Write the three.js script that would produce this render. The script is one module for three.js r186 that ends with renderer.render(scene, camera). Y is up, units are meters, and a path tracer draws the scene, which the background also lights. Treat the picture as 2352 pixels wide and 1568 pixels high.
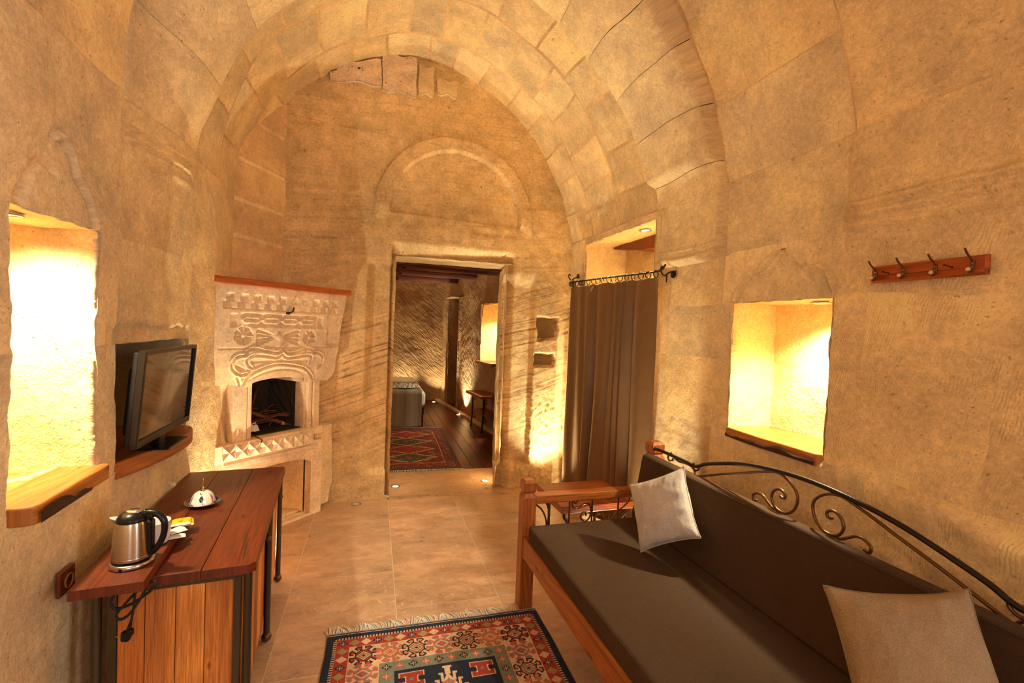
import * as THREE from 'three';
import { RoundedBoxGeometry } from 'three/addons/geometries/RoundedBoxGeometry.js';
import { mergeGeometries, mergeVertices, toCreasedNormals } from 'three/addons/utils/BufferGeometryUtils.js';
import { ImprovedNoise } from 'three/addons/math/ImprovedNoise.js';
import { RectAreaLightUniformsLib } from 'three/addons/lights/RectAreaLightUniformsLib.js';

// ------------------------------------------------------------------ camera, exposure, lights
const scene = new THREE.Scene();
scene.background = new THREE.Color(0x000000);
const renderer = new THREE.WebGLRenderer({ antialias: true });
renderer.toneMapping = THREE.LinearToneMapping;
renderer.toneMappingExposure = 1.3;
renderer.shadowMap.enabled = true;
RectAreaLightUniformsLib.init();
const D = Math.PI / 180;
const camera = new THREE.PerspectiveCamera(2 * Math.atan(784 / 1080) / D, 2352 / 1568, 0.05, 40);
camera.position.set(0, 1.45, 0);
{
  const yaw = 16.4 * D, pitch = -1.65 * D, roll = 2.3 * D;
  const f = new THREE.Vector3(Math.sin(yaw) * Math.cos(pitch), Math.sin(pitch), -Math.cos(yaw) * Math.cos(pitch));
  const r0 = new THREE.Vector3(Math.cos(yaw), 0, Math.sin(yaw)), u0 = r0.clone().cross(f);
  const r = r0.clone().multiplyScalar(Math.cos(roll)).addScaledVector(u0, Math.sin(roll));
  const u = r0.clone().multiplyScalar(-Math.sin(roll)).addScaledVector(u0, Math.cos(roll));
  camera.quaternion.setFromRotationMatrix(new THREE.Matrix4().makeBasis(r, u, f.clone().negate()));
}
scene.add(camera);

const WARM = new THREE.Color().setRGB(1, 0.88, 0.56);        // halogen spots in the niches
const UPW = new THREE.Color().setRGB(1, 0.89, 0.58);         // spots let into the floor
const LIGHT = { leftNiche: 5.5, rightNiche: 7, windowNiche: 16, farNiche: 7, floorA: 2.6, floorB: 7, floorC: 9, floorD: 10, floorE: 4, floorF: 7.5, floorG: 5, bedside: 2.4, sconce: .4, day: 13, day2: 2.4 };
function spot(x, y, z, tx, ty, tz, color, intensity, angle, penumbra, size = 1.5) {
  const l = new THREE.SpotLight(color, intensity, 0, angle, penumbra, 2);
  l.position.set(x, y, z); l.target.position.set(tx, ty, tz);
  l.castShadow = true; l.shadow.radius = size; l.shadow.mapSize.set(1024, 1024);
  scene.add(l, l.target);
  return l;
}
// daylight through the curtained window in the right wall behind the camera
{
  const l = new THREE.RectAreaLight(new THREE.Color().setRGB(0.93, 0.95, 1.0), LIGHT.day, 0.5, 0.9);
  l.position.set(1.70, 1.5, 0.62); l.lookAt(0, 1.45, 0.62); scene.add(l);
}

{
  const l = new THREE.RectAreaLight(new THREE.Color().setRGB(0.93, 0.95, 1.0), LIGHT.day2, 0.5, 0.9);
  l.position.set(-.25, 1.5, 1.26); l.lookAt(-.25, 1.45, -1); scene.add(l);
}

// ------------------------------------------------------------------ helpers
let seedState = 7;
const rnd = () => { seedState |= 0; seedState = seedState + 0x6D2B79F5 | 0; let t = Math.imul(seedState ^ seedState >>> 15, 1 | seedState); t = t + Math.imul(t ^ t >>> 7, 61 | t) ^ t; return ((t ^ t >>> 14) >>> 0) / 4294967296; };
const rr = (a, b) => a + (b - a) * rnd();
const clamp = (x, a = 0, b = 1) => Math.min(b, Math.max(a, x));
const sstep = (a, b, x) => { const t = clamp((x - a) / (b - a)); return t * t * (3 - 2 * t); };
const lerp = (a, b, t) => a + (b - a) * t;
const perlin = new ImprovedNoise();
const n3 = (x, y, z, f) => perlin.noise(x * f + 17.3, y * f + 5.1, z * f + 9.7);
const V = (x, y, z) => new THREE.Vector3(x, y, z);
const names = {};
function numbered(n) { const k = names[n] = (names[n] ?? -1) + 1; return k ? n + '_' + String(k).padStart(3, '0') : n; }
function sh(m) { m.castShadow = true; m.receiveShadow = true; return m; }
function thing(name, label, category, [x, y, z] = [0, 0, 0], turn = 0, group) {
  const o = new THREE.Group(); o.name = numbered(name); scene.add(o);
  o.position.set(x, y, z); o.rotation.y = turn; o.userData = { label, category };
  if (group) o.userData.group = group;
  return o;
}
function part(name, geo, mat, parent, label) {
  const list = Array.isArray(geo) ? geo : [geo];
  const g = list.length > 1 ? mergeGeometries(list.map(norm)) : list[0];
  const m = sh(new THREE.Mesh(g, mat));
  m.name = parent === scene ? numbered(name) : childName(parent, name); parent.add(m);
  if (label) m.userData.label = label;
  return m;
}
function childName(p, n) { p._n ??= {}; const k = p._n[n] = (p._n[n] ?? -1) + 1; return k ? n + '_' + String(k).padStart(3, '0') : n; }
function norm(g) {
  g = g.index ? g.toNonIndexed() : g;
  for (const k of Object.keys(g.attributes)) if (!['position', 'normal', 'uv'].includes(k)) g.deleteAttribute(k);
  return g;
}
function single(name, geo, mat, label, category, group, pos) {
  const m = part(name, geo, mat, scene); m.userData = { label, category }; if (group) m.userData.group = group;
  if (pos) m.position.set(...pos);
  return m;
}
function struct(name, geo, mat) { const m = part(name, geo, mat, scene); m.userData.kind = 'structure'; return m; }
// box with rounded edges, uv in metres with the grain along an axis (0 x, 1 y, 2 z)
function metricUV(g, grain = 1, ou = 0, ov = 0) {
  const p = g.attributes.position, n = g.attributes.normal, uv = new Float32Array(p.count * 2);
  for (let i = 0; i < p.count; i++) {
    const a = [p.getX(i), p.getY(i), p.getZ(i)], nn = [Math.abs(n.getX(i)), Math.abs(n.getY(i)), Math.abs(n.getZ(i))];
    const k = nn[0] > nn[1] && nn[0] > nn[2] ? 0 : nn[1] > nn[2] ? 1 : 2;
    let v, u;
    if (k === grain) { u = a[(k + 1) % 3] * .3; v = a[(k + 2) % 3] * 0.15; } else { v = a[grain]; u = a[3 - k - grain] + (k === 1 ? 0.13 : 0); }
    uv[2 * i] = u + ou; uv[2 * i + 1] = v + ov;
  }
  g.setAttribute('uv', new THREE.BufferAttribute(uv, 2));
  return g;
}
function bx(w, h, d, x, y, z, { r = 0.004, grain = 1, seg = 2, ry = 0, rx = 0, rz = 0, rndUV = true } = {}) {
  const g = new RoundedBoxGeometry(w, h, d, seg, Math.min(r, w / 2.01, h / 2.01, d / 2.01));
  metricUV(g, grain, rndUV ? rnd() * 3 : 0, rndUV ? rnd() * 3 : 0);
  if (rx) g.rotateX(rx); if (ry) g.rotateY(ry); if (rz) g.rotateZ(rz);
  g.translate(x, y, z);
  return g;
}
function tube(pts, r, seg = 6, rad = 8, closed = false) {
  const c = new THREE.CatmullRomCurve3(pts.map(p => Array.isArray(p) ? V(...p) : p), closed, 'centripetal');
  const g = new THREE.TubeGeometry(c, Math.max(4, pts.length * seg), r, rad, closed);
  if (closed) return g;
  const caps = [0, 1].map(t => { const s = new THREE.SphereGeometry(r, 8, 6); const p = c.getPoint(t); s.translate(p.x, p.y, p.z); return s; });
  return mergeGeometries([norm(g), ...caps.map(norm)]);
}
function cyl(r0, r1, h, x, y, z, seg = 24) { const g = new THREE.CylinderGeometry(r1, r0, h, seg); g.translate(x, y + h / 2, z); return g; }
function lathe(pts, x = 0, y = 0, z = 0, seg = 48) { const g = new THREE.LatheGeometry(pts.map(p => new THREE.Vector2(...p)), seg); g.translate(x, y, z); return g; }
function ball(r, x, y, z, seg = 16) { const g = new THREE.SphereGeometry(r, seg, seg * 0.7 | 0); g.translate(x, y, z); return g; }
function ext(points, depth, bevel = 0.003) {
  const s = points instanceof THREE.Shape ? points : new THREE.Shape(points.map(p => new THREE.Vector2(...p)));
  const g = new THREE.ExtrudeGeometry(s, { depth, bevelEnabled: bevel > 0, bevelThickness: bevel, bevelSize: bevel, bevelOffset: -bevel, bevelSegments: 2, curveSegments: 16 });
  return g;
}
// grid surface: us, vs are [value, depth below the face]
function gridGeo(us, vs, f, uvf, keep) {
  const nu = us.length, nv = vs.length, pos = new Float32Array(nu * nv * 3), uv = new Float32Array(nu * nv * 2), idx = [];
  for (let j = 0; j < nv; j++) for (let i = 0; i < nu; i++) {
    const k = j * nu + i, p = f(us[i][0], vs[j][0], Math.max(us[i][1], vs[j][1]));
    pos.set(p, 3 * k); uv.set(uvf ? uvf(us[i][0], vs[j][0]) : [us[i][0], vs[j][0]], 2 * k);
  }
  for (let j = 0; j < nv - 1; j++) for (let i = 0; i < nu - 1; i++) {
    if (keep && !keep((us[i][0] + us[i + 1][0]) / 2, (vs[j][0] + vs[j + 1][0]) / 2)) continue;
    const a = j * nu + i, b = a + 1, c = a + nu, d = c + 1;
    idx.push(a, b, d, a, d, c);
  }
  const g = new THREE.BufferGeometry();
  g.setAttribute('position', new THREE.BufferAttribute(pos, 3)); g.setAttribute('uv', new THREE.BufferAttribute(uv, 2)); g.setIndex(idx);
  g.computeVertexNormals(); edgeNormals(g, us, vs);
  return g;
}
// the arris next to a skirt takes the normal of the face, so that a closed joint does not read as a dark line
function edgeNormals(g, us, vs) {
  g.userData.grid = [us, vs];
  const n = g.attributes.normal, nu = us.length, nv = vs.length, cp = (a, b) => n.setXYZ(a, n.getX(b), n.getY(b), n.getZ(b));
  if (nu > 6 && us[0][1] > .005 && us[1][1] < .004) for (let j = 0; j < nv; j++) { cp(j * nu + 1, j * nu + 3); cp(j * nu + 2, j * nu + 3); cp(j * nu + nu - 2, j * nu + nu - 4); cp(j * nu + nu - 3, j * nu + nu - 4); }
  if (nv > 6 && vs[0][1] > .005 && vs[1][1] < .004) for (let i = 0; i < nu; i++) { cp(nu + i, 3 * nu + i); cp(2 * nu + i, 3 * nu + i); cp((nv - 2) * nu + i, (nv - 4) * nu + i); cp((nv - 3) * nu + i, (nv - 4) * nu + i); }
}
function flip(g) { const i = g.index.array; for (let k = 0; k < i.length; k += 3) { const t = i[k]; i[k] = i[k + 1]; i[k + 1] = t; } g.computeVertexNormals(); edgeNormals(g, ...g.userData.grid); return g; }
function axisVals(a, b, step, skirt, gap = 0.002) {
  const out = [], n = Math.max(1, Math.round((b - a - 2 * gap) / step));
  if (skirt) out.push([a + gap, skirt], [a + gap, 0.003]);
  for (let i = 0; i <= n; i++) out.push([lerp(a + gap + (skirt ? 0.004 : 0), b - gap - (skirt ? 0.004 : 0), i / n), 0]);
  if (skirt) out.push([b - gap, 0.003], [b - gap, skirt]);
  return out;
}
function segDist(px, py, pts) {
  let best = 1e9;
  for (let i = 0; i < pts.length - 1; i++) {
    const [ax, ay] = pts[i], [bx_, by] = pts[i + 1], dx = bx_ - ax, dy = by - ay, t = clamp(((px - ax) * dx + (py - ay) * dy) / (dx * dx + dy * dy));
    best = Math.min(best, Math.hypot(px - ax - dx * t, py - ay - dy * t));
  }
  return best;
}
const smoothPts = (pts, n = 6) => new THREE.CatmullRomCurve3(pts.map(p => V(p[0], p[1], 0))).getPoints(pts.length * n).map(p => [p.x, p.y]);

// ------------------------------------------------------------------ textures
function tnoise(W, H, cx, cy, seed) {
  const s0 = seedState; seedState = seed * 7919 + 13;
  const L = new Float32Array(cx * cy).map(() => rnd()); seedState = s0;
  const out = new Float32Array(W * H), X0 = new Int32Array(W), X1 = new Int32Array(W), TX = new Float32Array(W);
  for (let x = 0; x < W; x++) { const f = x * cx / W, i = Math.floor(f), t = f - i; X0[x] = i % cx; X1[x] = (i + 1) % cx; TX[x] = t * t * (3 - 2 * t); }
  for (let y = 0; y < H; y++) {
    const f = y * cy / H, i = Math.floor(f), t0 = f - i, t = t0 * t0 * (3 - 2 * t0), a = (i % cy) * cx, b = ((i + 1) % cy) * cx;
    for (let x = 0, k = y * W; x < W; x++, k++) {
      const tx = TX[x], u = L[a + X0[x]], v = L[b + X0[x]];
      const p = u + (L[a + X1[x]] - u) * tx, q = v + (L[b + X1[x]] - v) * tx;
      out[k] = p + (q - p) * t;
    }
  }
  return out;
}
function fbm(W, H, list, seed) {
  const out = new Float32Array(W * H); let k = 0, tot = 0;
  for (const [cx, cy, a] of list) { const n = tnoise(W, H, cx, cy, seed + k++); for (let i = 0; i < out.length; i++) out[i] += a * (n[i] - 0.5); tot += a; }
  return out;
}
function tex(data, W, H, srgb, rx = 1, ry = 1) {
  const t = new THREE.DataTexture(data, W, H, THREE.RGBAFormat); t.wrapS = t.wrapT = THREE.RepeatWrapping;
  t.magFilter = THREE.LinearFilter; t.minFilter = THREE.LinearMipmapLinearFilter; t.generateMipmaps = true;
  if (srgb) t.colorSpace = THREE.SRGBColorSpace;
  t.repeat.set(rx, ry); t.needsUpdate = true; return t;
}
function grey(h, W, H, rx, ry) {
  let lo = 1e9, hi = -1e9; for (const v of h) { if (v < lo) lo = v; if (v > hi) hi = v; }
  const d = new Uint8Array(W * H * 4); for (let i = 0; i < h.length; i++) { const v = Math.round(255 * (h[i] - lo) / (hi - lo)); d[4 * i] = d[4 * i + 1] = d[4 * i + 2] = v; d[4 * i + 3] = 255; }
  const t = tex(d, W, H, false, rx, ry); t.span = hi - lo; return t;
}
function colour(fn, W, H, rx, ry) {
  const d = new Uint8ClampedArray(W * H * 4), o = [0, 0, 0];
  for (let i = 0; i < W * H; i++) { fn(i, o); d[4 * i] = o[0]; d[4 * i + 1] = o[1]; d[4 * i + 2] = o[2]; d[4 * i + 3] = 255; }
  return tex(new Uint8Array(d.buffer), W, H, true, rx, ry);
}
function stamps(W, H, n, r0, r1, fn, seed, el = 1.6) {
  const s0 = seedState; seedState = seed;
  for (let k = 0; k < n; k++) {
    const cx = rnd() * W, cy = rnd() * H, r = r0 + (r1 - r0) * Math.pow(rnd(), 3), e = 1 + rnd() * (el - 1), an = rnd() * 3.14, c = Math.cos(an), s = Math.sin(an), R = Math.ceil(r * e), w = rnd();
    for (let y = -R; y <= R; y++) for (let x = -R; x <= R; x++) {
      const u = (c * x + s * y) / (r * e), v = (-s * x + c * y) / r, d = Math.sqrt(u * u + v * v) + 0.13 * Math.sin(3 * Math.atan2(v, u) + w * 6) + 0.1 * Math.sin(5 * Math.atan2(v, u) + w * 17);
      if (d < 1) fn(((Math.floor(cy + y) + H) % H) * W + (Math.floor(cx + x) + W) % W, d, w);
    }
  }
  seedState = s0;
}
// soft sandstone: blotches, grain, brown pits, pale crumbs. One tile is 2.4 m.
const ST = {};
{
  const W = 2048, H = 2048;
  const b = fbm(W, H, [[4, 4, .5], [9, 9, .4], [21, 21, .35], [50, 50, .25]], 11), fine = fbm(W, H, [[170, 170, .5], [410, 410, .6], [1024, 1024, .5]], 31);
  const dark = new Float32Array(W * H), pale = new Float32Array(W * H), h = new Float32Array(W * H);
  stamps(W, H, 6500, .7, 3.4, (i, d, w) => { dark[i] = Math.max(dark[i], (1 - d * d) * (0.2 + 0.6 * w * w)); }, 401, 2.0);
  stamps(W, H, 1500, 1, 6, (i, d, w) => { pale[i] = Math.max(pale[i], (d < .75 ? 1 : (1 - d) * 4) * (0.3 + 0.5 * w)); }, 402);
  const mid = fbm(W, H, [[60, 60, .8], [130, 130, .8]], 77);
  for (let i = 0; i < h.length; i++) h[i] = fine[i] * 0.7 + mid[i] * 0.35 - dark[i] * 1.1 + pale[i] * 0.25;
  ST.map = colour((i, o) => {
    const t = 1 + b[i] * 0.30 + fine[i] * 0.16, d = dark[i], p = pale[i] * 0.35, y = b[i] * 14;
    o[0] = lerp(lerp(230 * t, 244, p), 130, d * .7); o[1] = lerp(lerp(203 * t, 224, p), 92, d * .7); o[2] = lerp(lerp((158 - y) * t, 190, p), 56, d * .7);
  }, W, H, 1 / 2.4, 1 / 2.4);
  ST.bump = grey(h, W, H, 1 / 2.4, 1 / 2.4);
  // chisel strokes: short steep cuts in rows, over the same grain
  const T = new Float32Array(W * H), wv = fbm(W, H, [[7, 7, 1], [16, 16, .6]], 91), row = tnoise(W, H, 30, 52, 93), len = tnoise(W, H, 200, 80, 94), patch = tnoise(W, H, 9, 11, 95);
  for (let y = 0; y < H; y++) for (let x = 0; x < W; x++) {
    const i = y * W + x, ph = (x + y * 0.22 + wv[i] * 9) / W * 6.2832 * 235;
    const s = Math.pow(0.5 + 0.5 * Math.sin(ph + len[i] * 5), 2);
    T[i] = -s * sstep(.35, .65, row[i] * .6 + len[i] * .4) * .8 * (0.15 + patch[i] * 1.1) + mid[i] * .8 + fine[i] * .4 - dark[i] * .8;
  }
  ST.tool = grey(T, W, H, 1 / 2.4, 1 / 2.4);
}
// coarse pick marks for the lower back wall and the bedroom: 1024 px = 1.6 m
{
  const W = 1024, H = 1024, a = tnoise(W, H, 64, 30, 201), b2 = tnoise(W, H, 120, 52, 202), c = fbm(W, H, [[300, 300, .5], [500, 500, .4]], 203), w = tnoise(W, H, 14, 14, 204), h = new Float32Array(W * H);
  for (let y = 0; y < H; y++) for (let x = 0; x < W; x++) {
    const i = y * W + x, sx = y * W + ((x + y) % W), s2 = y * W + ((x + y + 300) % W);
    h[i] = sstep(.3, .85, a[sx]) * 1.0 + sstep(.35, .85, b2[s2]) * .6 + c[i] * .35 + w[i] * .3;
  }
  ST.rough = grey(h, W, H, 1 / 1.6, 1 / 1.6);
}
// the rock of the back wall with its slanting strata; one tile is 2.8 m x 3.8 m, set out once over the wall
{
  const W = 1024, H = 1408, b = fbm(W, H, [[4, 5, .5], [11, 14, .4], [40, 56, .35]], 301), fine = fbm(W, H, [[200, 280, .6], [512, 704, .7]], 305);
  const wv = fbm(W, H, [[5, 6, 1], [13, 16, .5]], 311), st = tnoise(W, H, 3, 210, 315), st2 = tnoise(W, H, 6, 460, 316), brk = fbm(W, H, [[22, 20, 1], [60, 60, 1]], 317);
  const pale = new Float32Array(W * H), dark = new Float32Array(W * H);
  stamps(W, H, 2600, 1, 5.5, (i, d, w) => { pale[i] = Math.max(pale[i], (d < .7 ? 1 : .5) * (0.3 + 0.6 * w)); }, 411);
  stamps(W, H, 1500, 1, 4, (i, d, w) => { dark[i] = Math.max(dark[i], (1 - d) * (0.4 + 0.6 * w)); }, 412);
  const streak = new Float32Array(W * H);
  for (let y = 0; y < H; y++) for (let x = 0; x < W; x++) {
    const i = y * W + x, Y = y / H * 3.8, X = x / W * 2.8 - .95;            // metres, as on the wall
    const tilt = Y < 1.9 ? 0.33 : 0.08, q = Y - X * tilt + wv[i] * 0.05;
    const k = ((Math.floor(q / 3.8 * H) % H) + H) % H, kk = k * W + ((x >> 2) % W);
    const zone = sstep(1.75, 1.45, Y - X * .2) * sstep(.3, .75, Y) + .25;
    streak[i] = clamp((sstep(.62, .9, st[kk]) * .8 + sstep(.62, .95, st2[kk]) * .6) * zone * (0.6 + brk[i] * .9));
    // rusty, dark seams that the photograph shows as lines
    for (const [y0, m, a0, a1, w, s] of [[2.98, -.03, -.7, .5, .005, .6], [2.83, -.02, -.6, 1.0, .004, .5], [2.05, .08, -.9, -.3, .016, .8], [2.45, .1, -.7, -.1, .008, .35]]) {
      if (X > a0 && X < a1) { const d = Math.abs(Y - y0 - (X - a0) * m - wv[i] * .05); if (d < w) streak[i] = Math.max(streak[i], s * (1 - d / w) * (0.6 + brk[i])); }
    }
  }
  ST.tuff = colour((i, o) => {
    const t = 1 + b[i] * 0.36 + fine[i] * 0.18, s = streak[i] * .62, p = pale[i] * .4, d = dark[i] * .6;
    o[0] = lerp(lerp(lerp(218 * t, 238, p), 116, s), 104, d); o[1] = lerp(lerp(lerp(186 * t, 216, p), 76, s), 68, d); o[2] = lerp(lerp(lerp(136 * t, 174, p), 48, s), 44, d);
  }, W, H, 1 / 2.8, 1 / 3.8);
  const h = new Float32Array(W * H); for (let i = 0; i < h.length; i++) h[i] = fine[i] * .8 + b[i] * .5 + pale[i] * .5 - dark[i] * .7 - streak[i] * .5;
  ST.tuffBump = grey(h, W, H, 1 / 2.8, 1 / 3.8);
}
// travertine, 2.2 m a tile
{
  const W = 1024, H = 1024, b = fbm(W, H, [[4, 7, .6], [9, 15, .5], [22, 40, .4], [60, 100, .25]], 501), f = fbm(W, H, [[150, 260, .5], [400, 500, .5]], 506), v = tnoise(W, H, 30, 70, 509), pz = tnoise(W, H, 5, 6, 510);
  const pit = new Float32Array(W * H);
  stamps(W, H, 6000, .7, 4.2, (i, d, w) => { pit[i] = Math.max(pit[i], (1 - d * d) * w * (.25 + .75 * sstep(.35, .7, pz[i]))); }, 511, 3.5);
  ST.trav = colour((i, o) => {
    const t = 1 + b[i] * .30 + f[i] * .14, s = sstep(.6, .95, v[i] + b[i] * .5) * .24, p = pit[i] * .55;
    o[0] = lerp(lerp(196 * t, 158, s), 240, p); o[1] = lerp(lerp(160 * t, 112, s), 212, p); o[2] = lerp(lerp(132 * t, 80, s), 182, p);
  }, W, H, 1 / 2.2, 1 / 2.2);
  const r = new Float32Array(W * H); for (let i = 0; i < r.length; i++) r[i] = b[i] + pit[i] * .8 + f[i] * .4;
  const g = new Uint8Array(W * H * 4); for (let i = 0; i < r.length; i++) { const q = clamp(.36 + b[i] * .2 + pit[i] * .4, 0, 1) * 255; g[4 * i] = g[4 * i + 1] = g[4 * i + 2] = q; g[4 * i + 3] = 255; }
  ST.travRough = tex(g, W, H, false, 1 / 2.2, 1 / 2.2);
  ST.travBump = grey(r.map((x, i) => -pit[i]), W, H, 1 / 2.2, 1 / 2.2);
}
// wood: u across (0.5 m), v along the grain (1.2 m)
function wood(seed, dk, lt, { knots = 5, cracks = 3, ring = 15, con = 1 } = {}) {
  const W = 512, H = 1024, w1 = fbm(W, H, [[3, 2, 1], [6, 4, .5]], seed), w2 = tnoise(W, H, 9, 3, seed + 5), f = fbm(W, H, [[170, 10, .7], [256, 24, .6], [512, 60, .4]], seed + 6), bl = fbm(W, H, [[4, 3, 1], [8, 6, .6]], seed + 12);
  const kn = new Float32Array(W * H), s0 = seedState; seedState = seed * 31; const bend = new Float32Array(W * H);
  for (let k = 0; k < knots; k++) {
    const cx = rnd() * W, cy = rnd() * H, r = 4 + rnd() * 9;
    for (let y = -90; y <= 90; y++) for (let x = -60; x <= 60; x++) { const i = ((cy + y + H | 0) % H) * W + ((cx + x + W | 0) % W), d = Math.hypot(x, y * .45) / r; kn[i] = Math.max(kn[i], clamp(1.3 - d)); bend[i] += 0.55 * Math.exp(-d * d / 9) * Math.sign(x) * (1 - Math.exp(-d * d)); }
  }
  const cr = new Float32Array(W * H);
  for (let k = 0; k < cracks; k++) { let x = rnd() * W; const y0 = rnd() * H, n = 150 + rnd() * 420, wd = .7 + rnd() * 1.3; for (let y = 0; y < n; y++) { x += (rnd() - .5) * .9; const ww = wd * Math.sin(3.14 * y / n) + .4; for (let q = -3; q <= 3; q++) { const i = ((y0 + y | 0) % H) * W + ((x + q + W | 0) % W); cr[i] = Math.max(cr[i], clamp(1.1 - Math.abs(q) / ww * .7)); } } }
  seedState = s0;
  const h = new Float32Array(W * H);
  const map = colour((i, o) => {
    const x = (i % W) / W, rg = Math.sin((x * ring + w1[i] * 2.6 + w2[i] * 1.2 + bend[i] * 2) * 6.2832) * .5 + .5;
    let t = clamp(.56 + con * ((rg - .5) * .20 + f[i] * .55 + bl[i] * .42)) * (1 - kn[i] * .8) * (1 - cr[i] * .9);
    h[i] = t;
    for (let c = 0; c < 3; c++) o[c] = lerp(dk[c], lt[c], t);
  }, W, H, 2, 1 / 1.2);
  return { map, bump: grey(h, W, H, 2, 1 / 1.2) };
}
const WD = { red: wood(601, [48, 16, 4], [152, 64, 18], { knots: 6, cracks: 9, con: .55 }), light: wood(631, [112, 56, 20], [240, 168, 90], { knots: 7, cracks: 5, ring: 9, con: .62 }), orange: wood(661, [104, 48, 14], [208, 124, 52], { knots: 6, cracks: 6, ring: 14, con: .75 }), dark: wood(691, [26, 12, 7], [92, 46, 24], { cracks: 5 }) };
// cloth: melange threads
function cloth(seed, W, c, amp, rep, vert = 1) {
  const a = tnoise(W, W, W / 2, W / 8 * vert, seed), b = tnoise(W, W, W / 8, W / 2, seed + 1), d = tnoise(W, W, 7, 7, seed + 2), h = new Float32Array(W * W);
  const map = colour((i, o) => { const x = i % W, y = i / W | 0, t = 1 + (a[i] - .5) * amp + (b[i] - .5) * amp + (d[i] - .5) * .06; h[i] = (Math.sin(x * 1.5708) + Math.sin(y * 1.5708)) * .25 + (a[i] + b[i]) * .5; for (let k = 0; k < 3; k++) o[k] = c[k] * t; }, W, W, rep, rep);
  return { map, bump: grey(h, W, W, rep, rep) };
}
const CL = { sofa: cloth(701, 512, [68, 45, 23], .24, 5), pillow: cloth(711, 512, [198, 188, 180], .16, 5), curtain: cloth(721, 512, [116, 84, 52], .08, 4) };

const rustyMap = (() => { // pale stone with a few rusty nail stains
  const W = 256, n = fbm(W, W, [[6, 6, .5], [30, 30, .4], [90, 90, .4]], 951), r = new Float32Array(W * W);
  stamps(W, W, 16, 3, 7, (i, d) => { r[i] = Math.max(r[i], 1 - d); }, 952, 1.3);
  return colour((i, o) => { const t = 1 + n[i] * .3, k = clamp(r[i] * 1.6); o[0] = lerp(232 * t, 190, k); o[1] = lerp(204 * t, 104, k); o[2] = lerp(172 * t, 40, k); }, W, W, 1, 1);
})();
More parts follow.
